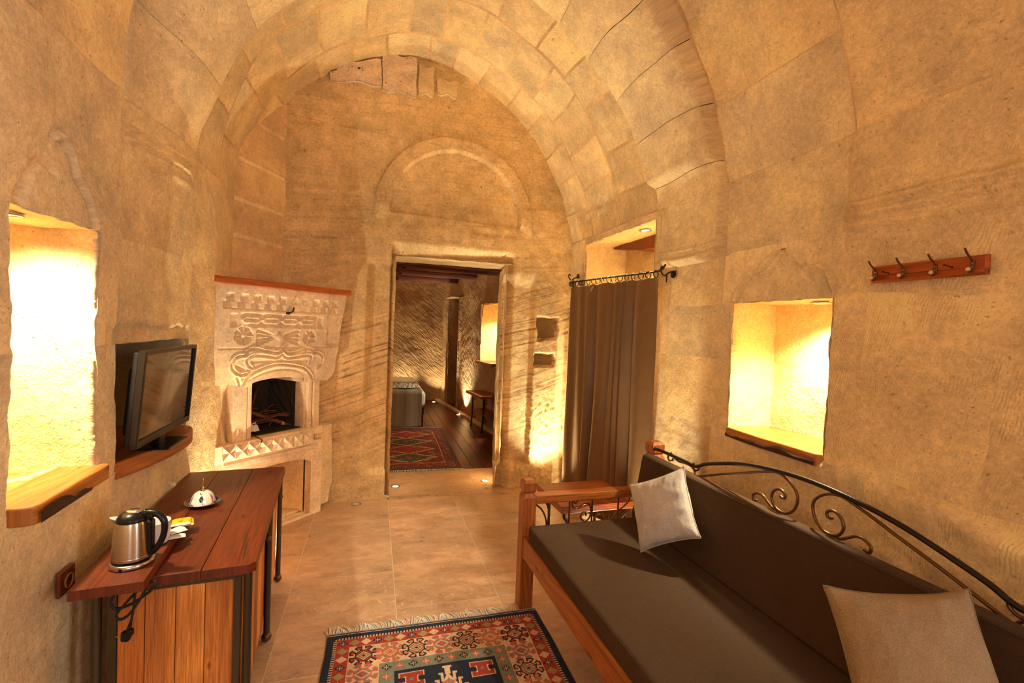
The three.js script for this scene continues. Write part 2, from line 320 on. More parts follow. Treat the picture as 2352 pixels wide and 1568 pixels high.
// ------------------------------------------------------------------ materials
const std = o => new THREE.MeshStandardMaterial({ roughness: .9, metalness: 0, ...o });
const rgb = (r, g, b) => new THREE.Color().setRGB(r, g, b);
const stone = (c, bump = ST.bump, bs = .004) => std({ map: ST.map, bumpMap: bump, bumpScale: bs, color: c, roughness: .95 });
const M = {
  stones: [[1, 1, 1], [.98, .975, .95], [1, .985, .95], [.97, .945, .91], [1, .955, .86]].map(c => stone(rgb(...c))),
  tools: [[.98, .94, .89], [.97, .925, .87], [1, .955, .89], [.96, .915, .86]].map(c => stone(rgb(...c), ST.tool, .006)),
  mortar: stone(rgb(.93, .80, .70)),
  rusty: std({ map: rustyMap, roughness: .95 }),
  infill: stone(rgb(.34, .29, .24), ST.rough, .008),
  tuff: std({ map: ST.tuff, bumpMap: ST.tuffBump, bumpScale: .004, roughness: .96 }),
  roughTuff: std({ map: ST.map, bumpMap: ST.rough, bumpScale: .022, roughness: .96, color: rgb(.86, .78, .66) }),
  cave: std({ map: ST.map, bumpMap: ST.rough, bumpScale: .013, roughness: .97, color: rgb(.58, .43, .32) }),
  niche: stone(rgb(1, .95, .80), ST.bump, .007),
  hearth: stone(rgb(1.08, 1.08, 1.24), ST.bump, .002),
  chim: stone(rgb(.87, .76, .70), ST.bump, .002),
  plaster: stone(rgb(1.04, 1.0, .98), ST.bump, .003),
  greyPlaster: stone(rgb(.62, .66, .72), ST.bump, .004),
  soot: std({ map: ST.map, bumpMap: ST.rough, bumpScale: .01, color: rgb(.035, .03, .026) }),
  tiles: [[1, 1, 1], [1, .96, .92], [.95, .92, .88], [1, .98, .9]].map(c => std({ map: ST.trav, roughnessMap: ST.travRough, roughness: 1, bumpMap: ST.travBump, bumpScale: .0012, color: rgb(...c) })),
  grout: std({ color: rgb(.72, .58, .44) }),
  woodRed: std({ map: WD.red.map, bumpMap: WD.red.bump, bumpScale: .0012, roughness: .36 }),
  woodReds: [[1, 1, 1], [.86, .82, .8], [1.08, 1.0, .95]].map(c => std({ map: WD.red.map, bumpMap: WD.red.bump, bumpScale: .0012, roughness: .46, color: rgb(...c) })),
  woodTray: std({ map: WD.red.map, roughness: .5, color: rgb(.85, .8, .8) }),
  woodLights: [[.7, .54, .38], [1.25, 1.08, .86], [1.75, 1.72, 1.4], [1.0, .76, .5]].map(c => std({ map: WD.light.map, bumpMap: WD.light.bump, bumpScale: .0015, roughness: .5, color: rgb(...c) })),
  woodOr: std({ map: WD.orange.map, bumpMap: WD.orange.bump, bumpScale: .0014, roughness: .48 }),
  woodOr2: std({ map: WD.orange.map, bumpMap: WD.orange.bump, bumpScale: .0014, roughness: .42, color: rgb(.82, .62, .48) }),
  woodSill: std({ map: WD.light.map, bumpMap: WD.light.bump, bumpScale: .0012, roughness: .38, color: rgb(.92, .80, .62) }),
  mantel: std({ map: WD.orange.map, roughness: .5, color: rgb(1.25, 1.0, .85) }),
  kindling: std({ map: WD.dark.map, roughness: .75, color: rgb(2.2, 1.7, 1.3) }),
  bark: std({ map: WD.dark.map, bumpMap: WD.dark.bump, bumpScale: .002, roughness: .6, color: rgb(.8, .7, .6) }),
  planks: [[2.1, 1.0, .5], [1.6, .76, .38], [2.5, 1.2, .6]].map(c => std({ map: WD.dark.map, bumpMap: WD.dark.bump, bumpScale: .001, roughness: .32, color: rgb(...c) })),
  beam: std({ map: WD.dark.map, bumpMap: WD.dark.bump, bumpScale: .003, roughness: .8, color: rgb(2.8, 2.1, 1.35) }),
  iron: std({ color: rgb(.030, .022, .018), roughness: .38, metalness: .65 }),
  bronze: std({ color: rgb(.16, .085, .04), roughness: .36, metalness: .8 }),
  pipe: std({ color: rgb(.10, .085, .06), roughness: .34, metalness: .85 }),
  steel: std({ color: rgb(.60, .55, .49), roughness: .24, metalness: 1 }),
  brass: std({ color: rgb(.83, .60, .26), roughness: .24, metalness: 1 }),
  black: new THREE.MeshPhysicalMaterial({ color: rgb(.008, .007, .007), roughness: .3, specularIntensity: .6 }),
  blackMatt: std({ color: rgb(.008, .007, .007), roughness: .7 }),
  screen: new THREE.MeshPhysicalMaterial({ color: rgb(.006, .006, .007), roughness: .06, specularIntensity: 1, ior: 1.75, clearcoat: .6, clearcoatRoughness: .04 }),
  white: std({ color: rgb(.80, .79, .78), roughness: .2 }),
  paper: std({ color: rgb(.78, .76, .72), roughness: .8 }),
  blue: std({ color: rgb(.035, .035, .10), roughness: .18 }),
  sofa: std({ map: CL.sofa.map, bumpMap: CL.sofa.bump, bumpScale: .0006, roughness: .95 }),
  pillow: std({ map: CL.pillow.map, bumpMap: CL.pillow.bump, bumpScale: .0008, roughness: .95 }),
  pillowTan: std({ map: CL.pillow.map, bumpMap: CL.pillow.bump, bumpScale: .0008, roughness: .95, color: rgb(.56, .40, .23) }),
  curtain: new THREE.MeshPhysicalMaterial({ map: CL.curtain.map, roughness: .42, sheen: .15, sheenRoughness: .4, sheenColor: rgb(.5, .38, .25), side: THREE.DoubleSide }),
  bone: std({ color: rgb(.72, .52, .26), roughness: .35 }),
  lens: std({ color: rgb(.9, .85, .7), emissive: rgb(1, .86, .55), emissiveIntensity: 9, roughness: .4 }),
  lensOff: std({ color: rgb(.5, .48, .44), roughness: .25 }),
  ring: std({ color: rgb(.55, .50, .42), roughness: .3, metalness: 1 }),
  day: std({ color: rgb(.9, .9, .9), emissive: rgb(.93, .95, 1), emissiveIntensity: 2.2, side: THREE.DoubleSide }),
};

// ------------------------------------------------------------------ the room: x -0.9 (left wall) .. 1.75 (right wall), z -4 (back wall) .. 1.4
const XL = -.9, XR = 1.75, CX = .425, CY = 2.25, ZEND = 1.4;
const zb = x => -3.975 - .063 * x;
const table = rows => a => { let i = 0; while (i < rows.length - 2 && a > rows[i + 1][0]) i++; const [a0, r0] = rows[i], [a1, r1] = rows[i + 1], t = clamp((a - a0) / (a1 - a0)); return lerp(r0, r1, t * t * (3 - 2 * t) * .5 + t * .5); };
const RV = table([[0, 1.325], [14, 1.275], [29, 1.255], [48, 1.275], [67, 1.305], [84, 1.35], [97, 1.38], [112, 1.37], [126, 1.365], [140, 1.37], [160, 1.345], [180, 1.325]]);
const RR = table([[0, 1.268], [4.6, 1.262], [6.5, 1.2], [23, 1.145], [40, 1.115], [56, 1.112], [71, 1.145], [90, 1.17], [134, 1.16], [149, 1.19], [168, 1.215], [180, 1.27]]);
const rough = (x, y, z, a = 1) => a * (n3(x, y, z, 2.6) * .010 + n3(x, y, z, 9) * .003 + n3(x, y, z, 26) * .0018);
const vaultPt = (R, extra = 0) => (deg0, z0, dep) => {
  const w = sstep(0, 12, deg0) * sstep(180, 168, deg0), wz = w * sstep(0, .08, Math.abs(z0 + 2.62)) * sstep(0, .08, Math.abs(z0 + 2.07));
  const deg = deg0 + w * n3(deg0 * .02, z0, 1, 2.4) * 1.6, z = z0 + wz * n3(deg0 * .02, z0, 7, 2.2) * .035;
  const a = deg * D, r0 = R(deg) + extra, x0 = CX + r0 * Math.cos(a), y0 = CY + r0 * Math.sin(a), r = r0 + dep - rough(x0, y0, z);
  return [CX + r * Math.cos(a), CY + r * Math.sin(a), z];
};
const uvArc = o => (deg, z) => [deg * D * 1.3 + o, z + o * .37];

// floor of travertine slabs on a bed of grout
const floor = struct('floor', [bx(2.9, .12, 5.5, CX, -.0615, -1.25, { r: .001 }), bx(1.6, .12, .75, .5, -.0615, -4.3, { r: .001 })], M.grout);
{
  const cols = [[-.92, -.385, -3.5, .41], [-.385, .151, -3.557, .77], [.151, .688, -3.94, .766], [.688, 1.224, -3.94, .766], [1.224, 1.76, -3.6, .77]];
  let k = 0;
  const slab = (x0, x1, z0, z1) => {
    const o = rr(0, 2), g = gridGeo(axisVals(x0, x1, .3, .006, .0017), axisVals(z0, z1, .3, .006, .0017), (x, z, d) => [x, -d * (d > .005 ? 1 : .35) + .0004 * Math.sin(o * 9), z], (x, z) => [x + o, z + o * 1.7]);
    part('tile', flip(g), M.tiles[(k++ * 7 + (rnd() * 3 | 0)) % 4], floor);
  };
  for (const [x0, x1, zs, L] of cols) {
    let z = zs; const back = zb((x0 + x1) / 2);
    if (x0 > .1 && x0 < 1.2) { slab(Math.max(x0, .16), x1 + (x1 > 1.2 ? .06 : 0), -4.26, zs); } else slab(x0, x1, back - .05, zs);
    while (z < .9) { slab(x0, x1, z, Math.min(z + L, 1.4)); z += L; }
  }
  slab(-.2, .42, -4.665, -4.26); slab(.42, .93, -4.67, -4.26); slab(.93, 1.3, -4.672, -4.26);
}

// ---- side walls of cut blocks
const OPEN = {
  L: [{ z0: -1.92, z1: -1.525, y0: .915, y1: 1.718, rag: .009 }, { z0: -2.735, z1: -2.042, y0: .86, y1: 1.332, rag: .006 }],
  R: [{ z0: -1.982, z1: -1.446, y0: .965, y1: 1.622, rag: .010 }, { z0: -3.79, z1: -2.72, y0: .3, y1: 2.2, rag: .010 }, { z0: .18, z1: 1.06, y0: .95, y1: 2.05, rag: .004 }],
};
const ogeeR = smoothPts([[-1.978, 1.64], [-1.955, 1.692], [-1.90, 1.724], [-1.81, 1.742], [-1.745, 1.775], [-1.706, 1.825]]), ogeeR2 = smoothPts([[-1.706, 1.825], [-1.668, 1.772], [-1.60, 1.742], [-1.52, 1.744], [-1.47, 1.715], [-1.448, 1.66]]);
const ogeeR3 = smoothPts([[-1.84, 1.765], [-1.79, 1.80], [-1.735, 1.84]]), ogeeR4 = smoothPts([[-1.675, 1.83], [-1.63, 1.80], [-1.585, 1.755]]);
const ogeeL = smoothPts([[-1.90, 1.725], [-1.887, 1.785], [-1.842, 1.845], [-1.80, 1.875], [-1.782, 1.93], [-1.745, 1.968], [-1.71, 1.955]]), ogeeL2 = smoothPts([[-1.745, 1.93], [-1.70, 1.965], [-1.672, 1.93]]), ogeeL3 = smoothPts([[-1.69, 1.845], [-1.63, 1.853], [-1.585, 1.80], [-1.555, 1.74]]);
const ridge = (d, w, h) => d < w ? h * Math.cos(d / w * 1.57) : 0, groove = (d, w, h) => d < w ? -h * (1 - d / w) : 0;
function carveL(z, y) {
  let h = 0;
  if (y > 1.66 && y < 2.05 && z > -1.98 && z < -1.5) {
    const a = segDist(z, y, ogeeL); h += groove(Math.abs(a - .019), .010, .014) + ridge(a, .014, .012);
    h += groove(segDist(z, y, ogeeL3), .02, .018) + groove(segDist(z, y, ogeeL2), .016, .010);
  }
  // sunk band above the television recess and the step down its right side
  if (z > -2.765 && z < -1.98 && y > 1.32 && y < 1.42) h -= .012 * sstep(1.402, 1.390, y - (z + 2.4) * -.015) * sstep(-1.975, -1.99, z) * sstep(-2.77, -2.755, z);
  // corbel under the rib: two ridges, then it runs back into the wall
  if (z > -2.62 && z < -2.06 && y > 1.5) { const w = sstep(1.50, 2.10, y) * .052 * sstep(-2.06, -2.45, z); h += w; const e = sstep(-2.62, -2.48, z) * sstep(-2.08, -2.15, z); h += e * (ridge(Math.abs(y - 2.14), .013, .022) + ridge(Math.abs(y - 2.095), .013, .020) + ridge(Math.abs(y - 2.03), .02, .010)); }
  if (y < .5) h += n3(z, y, 1, 5) * .006;
  return h;
}
function carveR(z, y) {
  let h = 0;
  if (y > 1.6 && y < 1.9 && z > -2.02 && z < -1.4) {
    for (const [p, s] of [[ogeeR, 1], [ogeeR2, .8], [ogeeR3, .7], [ogeeR4, .7]]) { const d = segDist(z, y, p); h += ridge(d, .013, .014 * s) + groove(Math.abs(d - .018), .009, .011 * s); }
  }
  // pilaster below the springing of the rib
  const pil = sstep(-2.615, -2.59, z) * sstep(-2.06, -2.085, z) * sstep(1.865, 1.885, y);
  h += .055 * pil + pil * (ridge(Math.abs(y - 1.90), .012, .012) + ridge(Math.abs(y - 1.945), .012, .010) + groove(Math.abs(y - 1.922), .008, .006));
  // mouldings of the next rib
  if (z > -1.40 && z < -.5 && y > 1.82) { const e = sstep(-1.40, -1.385, z); for (const [yy, a] of [[1.885, .018], [1.925, .022], [1.965, .024]]) h += e * ridge(Math.abs(y - yy - (z + 1.4) * .01), .02, a); h += e * .020 * sstep(1.86, 1.99, y); }
  // the rough ledges low down, where softer rock has worn back
  const zk = z > -2.6 && z < .2 ? sstep(-1.62, -1.35, z) : 0, l1 = .965 + n3(z, 0, 3, 4) * .06 + n3(z, 4, 3, 17) * .022 - (z + 1.3) * .12, l2 = .73 + n3(z, 2, 3, 5) * .06 + n3(z, 5, 3, 19) * .018 - (z + 1.3) * .16;
  h += .026 * zk * sstep(l1 + .010, l1 - .008, y) - .018 * zk * sstep(l1 - .03, l1 - .12, y) + .022 * zk * sstep(l2 + .010, l2 - .010, y);
  if (y < .95) h += n3(z, y, 5, 13) * .006 + n3(z, y, 5, 30) * .003;
  return Math.max(h, -.013);
}
function wallPt(X, n, opens, carve) {
  return (z, y, dep) => {
    let zz = z, yy = y, far = 1;
    for (const o of opens) far = Math.min(far, sstep(.0, .10, Math.max(o.z0 - z, z - o.z1, o.y0 - y, y - o.y1)));
    far *= sstep(2.25, 2.15, y) * sstep(0, .06, Math.abs(z + 2.06)) * sstep(0, .06, Math.abs(z + 2.61));
    zz += far * (n3(X, y, z, 2.3) * .030 + n3(X, y, z, 8) * .008); yy += far * (n3(y, z, X, 2.1) * .030 + n3(z, y, X, 8) * .008);
    for (const o of opens) {
      if (o.rag && y > o.y0 - .03 && y < o.y1 + .03 && z > o.z0 - .03 && z < o.z1 + .03) {
        const q = n3(X, y, z, 16) * .8 + n3(X, y, z, 42) * .6;
        const wz = Math.min(1, Math.exp(-Math.min(Math.abs(z - o.z0), Math.abs(z - o.z1)) / .012) + 0), wy = Math.exp(-Math.min(Math.abs(y - o.y0), Math.abs(y - o.y1)) / .012);
        zz += wz * o.rag * (q + .2 * Math.sin(y * 13)); yy += wy * o.rag * .5 * n3(z, X, 2, 22);
      }
    }
    const h = rough(X, yy, zz) + carve(z, y);
    return [X + n * (h - dep), yy, zz];
  };
}
function subtract(b, o) {
  const [z0, z1, y0, y1] = b;
  if (z1 <= o.z0 || z0 >= o.z1 || y1 <= o.y0 || y0 >= o.y1) return [b];
  const out = [];
  if (z0 < o.z0) out.push([z0, o.z0, y0, y1]);
  if (z1 > o.z1) out.push([o.z1, z1, y0, y1]);
  const a = Math.max(z0, o.z0), c = Math.min(z1, o.z1);
  if (y0 < o.y0) out.push([a, c, y0, o.y0]);
  if (y1 > o.y1) out.push([a, c, o.y1, y1]);
  return out;
}
function blockWall(name, X, n, opens, carve, courses, mats, backMat) {
  const s = new THREE.Shape([[-4.1, -.05], [ZEND + .1, -.05], [ZEND + .1, 2.3], [-4.1, 2.3]].map(p => new THREE.Vector2(...p)));
  for (const o of opens) s.holes.push(new THREE.Path([[o.z0 - .02, o.y0 - .02], [o.z0 - .02, o.y1 + .02], [o.z1 + .02, o.y1 + .02], [o.z1 + .02, o.y0 - .02]].map(p => new THREE.Vector2(...p))));
  const g = new THREE.ExtrudeGeometry(s, { depth: .5, bevelEnabled: false });
  g.rotateY(-Math.PI / 2); g.scale(n > 0 ? 1 : -1, 1, 1); g.translate(X - n * .016, 0, 0);   // x from the face outwards, z along
  const wall = struct(name, g, backMat);
  const f = wallPt(X, n, opens, carve);
  for (const [y0, y1, zs] of courses) for (let i = 0; i < zs.length - 1; i++) {
    let list = [[zs[i], zs[i + 1], y0, y1]];
    for (const o of opens) list = list.flatMap(b => subtract(b, o));
    for (const [a, b, c, d] of list) {
      if (b - a < .012 || d - c < .012) continue;
      const near = a > -.4, step = near ? .12 : (c > 1.55 && a > -2.8 ? .0085 : .014), o = rr(0, 2.4);
      const geo = gridGeo(vg(axisVals(a, b, step, a > -2.63 && b < -2.05 ? .08 : .022, -.0003)), vg(axisVals(c, d, step, .022, -.0003)), f, (z, y) => [z * n + o, y + o * .6]);
      part('stone', n > 0 ? flip(geo) : geo, mats(a, b, c, d), wall);
    }
  }
  return wall;
}
function vg(l) { return l.map(([v, d]) => [v, d === .003 ? .0004 : d]); }
const pick = a => a[rnd() * a.length | 0];
const wallL = blockWall('wall_left', XL, 1, OPEN.L, carveL, [
  [-.01, .46, [-4.05, -2.9, -2.25, -1.7, -1.05, -.4, .5, 1.4]], [.46, .915, [-4.05, -3.1, -2.5, -1.95, -1.35, -.8, -.2, .6, 1.4]],
  [.915, 1.332, [-4.05, -3.2, -2.735, -1.98, -1.2, -.5, .3, 1.4]], [1.332, 1.718, [-4.05, -3.3, -2.80, -2.05, -1.25, -.6, .2, 1.4]],
  [1.718, 2.25, [-4.05, -2.62, -2.06, -1.39, -.5, .5, 1.4]]], (a, b, c, d) => pick(M.stones), M.mortar);
const wallR = blockWall('wall_right', XR, -1, OPEN.R, carveR, [
  [-.01, .6, [-4.1, -3.1, -2.4, -1.7, -.9, -.2, .6, 1.4]], [.6, .965, [-4.1, -3.5, -2.72, -2.1, -1.25, .2, 1.4]],
  [.965, 1.33, [-4.1, -2.6, -1.99, -1.44, -.93, .4, 1.4]], [1.33, 1.622, [-4.1, -2.62, -2.0, -1.44, -1.30, -.4, .4, 1.4]],
  [1.622, 1.868, [-4.1, -2.61, -2.06, -1.39, -.7, .2, 1.4]], [1.868, 2.25, [-4.1, -2.61, -2.06, -1.39, -.6, .4, 1.4]]],
  (a, b, c, d) => a > -2.0 && (b > -1.42 || c < .9) ? pick(M.tools) : pick(M.stones), M.mortar);

// recesses cut into the walls
function recess(parent, X, n, o, depth, mat, jag = 1, skew = 0) {
  const zm = (o.z0 + o.z1) / 2, J = (x, y, z) => [x + skew * (z - zm) + jag * (n3(x, y, z, 7) * .008 + n3(x, y, z, 24) * .004), y + jag * (n3(y, z, x, 8) * .006 + n3(y, z, x, 26) * .003), z + jag * (n3(z, x, y, 7) * .008 + n3(z, x, y, 24) * .004)];
  const st = .018, gs = [], X1 = X - n * depth, xa = axisVals(Math.min(X, X1), Math.max(X, X1), st, 0, 0), za = axisVals(o.z0, o.z1, st, 0, 0), ya = axisVals(o.y0, o.y1, st, 0, 0);
  for (const z of [o.z0, o.z1]) gs.push(gridGeo(xa, ya, (x, y) => J(x, y, z)));
  for (const y of [o.y0, o.y1]) gs.push(gridGeo(xa, za, (x, z) => J(x, y, z)));
  gs.push(gridGeo(za, ya, (z, y) => J(X1, y, z)));
  return part('niche', gs, mat, parent);
}
recess(wallL, XL, 1, { ...OPEN.L[0], z0: OPEN.L[0].z0 - .002, z1: OPEN.L[0].z1 + .002 }, .32, M.niche);
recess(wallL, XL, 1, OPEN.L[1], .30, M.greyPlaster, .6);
recess(wallR, XR, -1, OPEN.R[0], .275, M.niche);
recess(wallR, XR, -1, OPEN.R[1], .40, M.stones[2], .8);

part('timber_lintel', ext([[-3.78, 2.182], [-3.6, 2.158], [-3.35, 2.112], [-3.0, 2.092], [-3.0, 2.21], [-3.6, 2.205], [-3.78, 2.195]], .12, .004).rotateY(-Math.PI / 2).translate(2.14, 0, 0), M.woodReds[2], wallR, 'bowed brown timber over the back of the recess');

// ---- vault: rear bay, rib, near bay, the next rib and what runs on behind the camera
function shell(name, R, extra, z0, z1, t, mat) {
  const us = axisVals(-1, 181, 1.3, 0, 0), vs = axisVals(z0, z1, .05, 0, 0), P = vaultPt(R, extra), Q = vaultPt(R, extra + t);
  return struct(name, [gridGeo(us, vs, P, uvArc(0)), gridGeo(us, vs, Q, uvArc(0))], mat);
}
const ceiling = shell('ceiling', RV, .0018, -4.15, ZEND + .05, .35, M.mortar);
function voussoir(R, a0, a1, z0, z1, skirt, mat, coarse) {
  const o = rr(0, 2.4), P = vaultPt(R), off = rr(-.0015, .0015), ga = z1 < -2.5 ? .42 : .10, gz = z1 < -2.5 ? .010 : .003;
  const geo = gridGeo(axisVals(a0, a1, coarse ? 4 : .9, skirt, ga), axisVals(z0, z1, coarse ? .12 : .022, skirt, gz), (a, z, d) => P(a, z, d + off), uvArc(o));
  part('stone', geo, mat, ceiling);
}
for (const [z0, z1, as] of [
  [-4.12, -3.66, [0, 11, 24, 36, 49, 60, 73, 84, 93, 106, 118, 131, 145, 160, 180]],
  [-3.66, -3.18, [0, 17, 30, 44, 55, 68, 79, 90, 100, 113, 127, 140, 153, 168, 180]],
  [-3.18, -2.6, [0, 9, 23, 38, 50, 62, 76, 88, 97, 109, 122, 136, 150, 163, 180]]])
  for (let i = 0; i < as.length - 1; i++) voussoir(RV, as[i], as[i + 1], z0 + rr(-.015, .015) * (z0 > -4 ? 1 : 0), z1, .02, pick(M.stones));
for (const [z0, z1, as] of [[-2.1, -1.39, [0, 17, 36, 55, 73, 92, 111, 130, 152, 180]], [-1.39, -.7, [0, 30, 62, 90, 120, 150, 180]]])
  for (let i = 0; i < as.length - 1; i++) voussoir(RV, as[i], as[i + 1], z0, z1, .02, z0 > -1.5 ? pick(M.tools) : pick(M.stones));
for (const z of [-.7, .0, .7]) for (let a = 0; a < 180; a += 22.5) voussoir(RV, a, a + 22.5, z, z + .7, .02, pick(M.tools), true);
// the rib between the bays, its near arris chipped
{
  const as = [-1, 5, 18, 33, 47, 61, 75, 90, 105, 120, 134, 149, 165, 181];
  for (let i = 0; i < as.length - 1; i++) {
    const o = rr(0, 2.4), P = vaultPt(RR), off = rr(-.003, .003);
    const geo = gridGeo(axisVals(as[i], as[i + 1], .8, .05, .1), [[-2.63, .22], [-2.63, .1], [-2.63, .004], ...axisVals(-2.626, -2.12, .02, 0, 0), [-2.108, .002], [-2.096, .006], [-2.086, .014], [-2.079, .028], [-2.074, .05], [-2.070, .09], [-2.068, .22]], (a, z, d) => {
      const chip = z > -2.16 && z < -2.07 ? (n3(a * .05, 1, z, 9) * .02 + n3(a * .09, 3, z, 22) * .012) : 0;
      const left = sstep(115, 158, a) * sstep(-2.42, -2.08, z) * (RV(clamp(a, 0, 180)) - RR(clamp(a, 0, 180)) - .008) * (d < .2 ? 1 : 0);
      const p = P(a, z, d * (d > .2 ? 1 : 1 - .8 * sstep(115, 158, a)) + off + left + 1.3 * Math.max(0, chip) * (d < .1 ? 1 : 0) * sstep(160, 120, a)); if (z < -2.6) p[2] += n3(p[0], p[1], 0, 12) * .008; return p;
    }, uvArc(o));
    part('stone', geo, pick(M.stones), ceiling);
  }
}

// ---- back wall, carved in one piece
{
  const h = (x, y) => {
    let d = 0;
    const e = (a, b, v) => sstep(a, b, v);
    d -= .075 * e(-.074, -.022, x) * e(.205, .222, y) * e(1.935, 1.918, y) * (x < .4 ? 1 : 0);
    d -= .075 * e(1.06, 1.10, x) * e(1.412, 1.378, x) * e(.195, .225, y + (x - 1.3) * .06) * e(1.955, 1.82, y);
    const r = Math.hypot(x - .655, (y - 2.37) * 1.02) + n3(x, y, 0, 3) * .008, up = e(2.345, 2.365, y);
    d += .020 * e(.562, .568, r) * e(.684, .678, r) * e(2.30, 2.42, y + (x < .6 ? .0 : .05));
    d -= .020 * e(.565, .559, r) * e(2.345, 2.362, y - (x - .65) * -.02);
    d -= .012 * e(2.36, 2.34, y) * e(2.24, 2.26, y) * e(.05, .1, x) * e(1.3, 1.25, x) * (.5 + n3(x, y, 4, 14));
    if (x > .12 && x < 1.22) d -= .10 * e(2.125, 2.02, y) * e(1.22, 1.14, x);
    for (const [cx, cy, w, g] of [[1.535, 1.455, .105, .10], [1.515, 1.165, .10, .058]]) { const q = Math.max(Math.abs(x - cx) / w, Math.abs(y - cy) / g) + n3(x, y, 7, 9) * .25; d -= .07 * e(1.04, .88, q); }
    const low = e(.75, .2, y), right = e(1.3, 1.4, x);
    d += n3(x, y, 0, 2.2) * .012 + n3(x, y, 0, 8) * .006 + n3(x, y, 0, 22) * .003;
    d += (n3(x, y * .7, 2, 34) * .007 + n3(x, y * .7, 6, 60) * .004) * Math.max(right * e(1.0, .6, y), e(.24, .18, y) * e(.9, 1.0, x)) * 1.3;
    d += .012 * e(.22, .16, y) * e(1.0, 1.1, x);
    return d;
  };
  const us = [...axisVals(-.96, -.0755, .0135, 0, 0), [-.0685, 0], [-.0645, 0], [-.060, 0], ...axisVals(-.052, 1.06, .0095, 0, 0), ...axisVals(1.07, 1.82, .0085, 0, 0)], vs = [...axisVals(-.02, 2.28, .0125, 0, 0), ...axisVals(2.288, 3.08, .0085, 0, 0), ...axisVals(3.09, 3.78, .0125, 0, 0)];
  const edgeR = y => 1.125 - .04 * sstep(.235, .205, y), doorIn = (x, y) => x > .163 && x < edgeR(y) && y < 2.02;
  const snap = (x, y) => [x, y];
  const front = gridGeo(us, vs, (x, y) => {
    let [a, b] = snap(x, y);
    if (b < 2.05) { if (Math.abs(a - .163) < .0075) a = .163 + n3(0, b, 0, 14) * .006; else if (Math.abs(a - edgeR(b)) < .0085) a = edgeR(b) + n3(4, b, 0, 14) * .008; }
    if (Math.abs(b - 2.02) < .0068 && a > .1 && a < 1.2) b = 2.02 + n3(a, 3, 0, 12) * .006;
    return [a, b, zb(a) + h(a, b)];
  }, (x, y) => [x + .95, y], (x, y) => !doorIn(x, y));
  const slab = new THREE.Shape([[-3.0, -.1], [3.0, -.1], [3.0, 4.1], [-3.0, 4.1]].map(p => new THREE.Vector2(...p)));
  slab.holes.push(new THREE.Path([[-.42, -.05], [-.42, 2.10], [1.32, 2.10], [1.32, -.05]].map(p => new THREE.Vector2(...p))));
  const back = new THREE.ExtrudeGeometry(slab, { depth: .72, bevelEnabled: false }); back.translate(0, 0, -4.95);
  const wall = struct('wall_back', front, M.tuff);
  part('backing', back, M.cave, wall);
  // reveals of the doorway: left, right (splayed), soffit
  const t = axisVals(0, 1, .025, 0, 0), J = (x, y, z, k) => [x + n3(x, y, z, 7) * .008 + n3(x, y, z, 22) * .003, y + k * n3(x, y, z, 9) * .006, z];
  const left = gridGeo(t, axisVals(-.02, 2.03, .025, 0, 0), (s, y) => { const z = lerp(-4.04, -4.96, s); return J(.160 - .46 * s, y, z, 0); }, (s, y) => [s * .9 + .3, y]);
  const right = gridGeo(t, axisVals(-.02, 2.03, .02, 0, 0), (s, y) => { const low = sstep(.235, .205, y) * sstep(.5, .0, s) * .04; return J(lerp(1.125, 1.285, s) - low, y, lerp(-4.06, -4.96, s), 0); }, (s, y) => [s * .9 + 1.2, y]);
  const soff = gridGeo(t, axisVals(-.4, 1.30, .03, 0, 0), (s, x) => J(x, 2.018 + .06 * s, lerp(-4.08, -4.96, s), 1), (s, x) => [x + .4, s * .9 + 2]);
  part('door_reveal', [left, right, soff], M.tuff, wall);
  for (const [cx, cy, w, g] of [[1.535, 1.455, .098, .094], [1.515, 1.165, .094, .053]]) part('stone', gridGeo(axisVals(-w, w, .012, .04, 0), axisVals(-g, g, .012, .04, 0), (x, y, d) => { const k = 1 - .42 * Math.pow(Math.abs(x / w), 2.5) * (y > 0 ? 1 : .12); return [cx + x + n3(x, y, cy, 12) * .008, cy + y * k, zb(cx) - .055 - d + n3(x, y, cx, 16) * .006]; }), M.infill, wall);
  // stones let in under the crown of the vault
  for (const [x0, x1, y0, y1] of [[-.39, .0, 3.33, 3.53], [.0, .275, 3.30, 3.60], [.285, .415, 3.33, 3.56], [.44, .61, 3.36, 3.48]]) {
    const o = rr(0, 2), g = gridGeo(axisVals(x0, x1, .02, .05, .004), axisVals(y0, y1, .02, .05, .004), (x, y, d) => { const rx = clamp((x - x0) / (x1 - x0)), ry = clamp((y - y0) / (y1 - y0)), q = .012 * Math.sin(rx * 9) * (ry > .5 ? 1 : -1); return [x + n3(x, y, 3, 9) * .012, y + q + (x1 < .1 ? (rx - 1) * .10 * (ry > .5 ? 1 : .35) : 0), zb(x) + .036 - d + rough(x, y, 0)]; }, (x, y) => [(x - x0) / .42, (y - y0) / .3]);
    part('stone', g, x1 < .3 ? M.rusty : M.plaster, wall);
  }
}
// wall behind the camera
struct('wall_front', bx(3.2, 3.9, .3, CX, 1.9, ZEND + .17, { r: .002 }), M.stones[3]);
// window in the right wall behind the camera: daylight through a white blind
{
  const w = struct('window_1', [bx(.06, 1.10, .05, XR + .12, 1.5, .21), bx(.06, 1.10, .05, XR + .12, 1.5, 1.03), bx(.06, .05, .86, XR + .12, .975, .62), bx(.06, .05, .86, XR + .12, 2.025, .62), bx(.05, 1.05, .03, XR + .12, 1.5, .62)], M.woodOr);
  part('blind', new THREE.BoxGeometry(.004, 1.02, .80).translate(XR + .075, 1.5, .62), M.day, w);
  part('window_back', new THREE.BoxGeometry(.04, 1.2, .95).translate(XR + .2, 1.5, .62), M.stones[3], w);
}

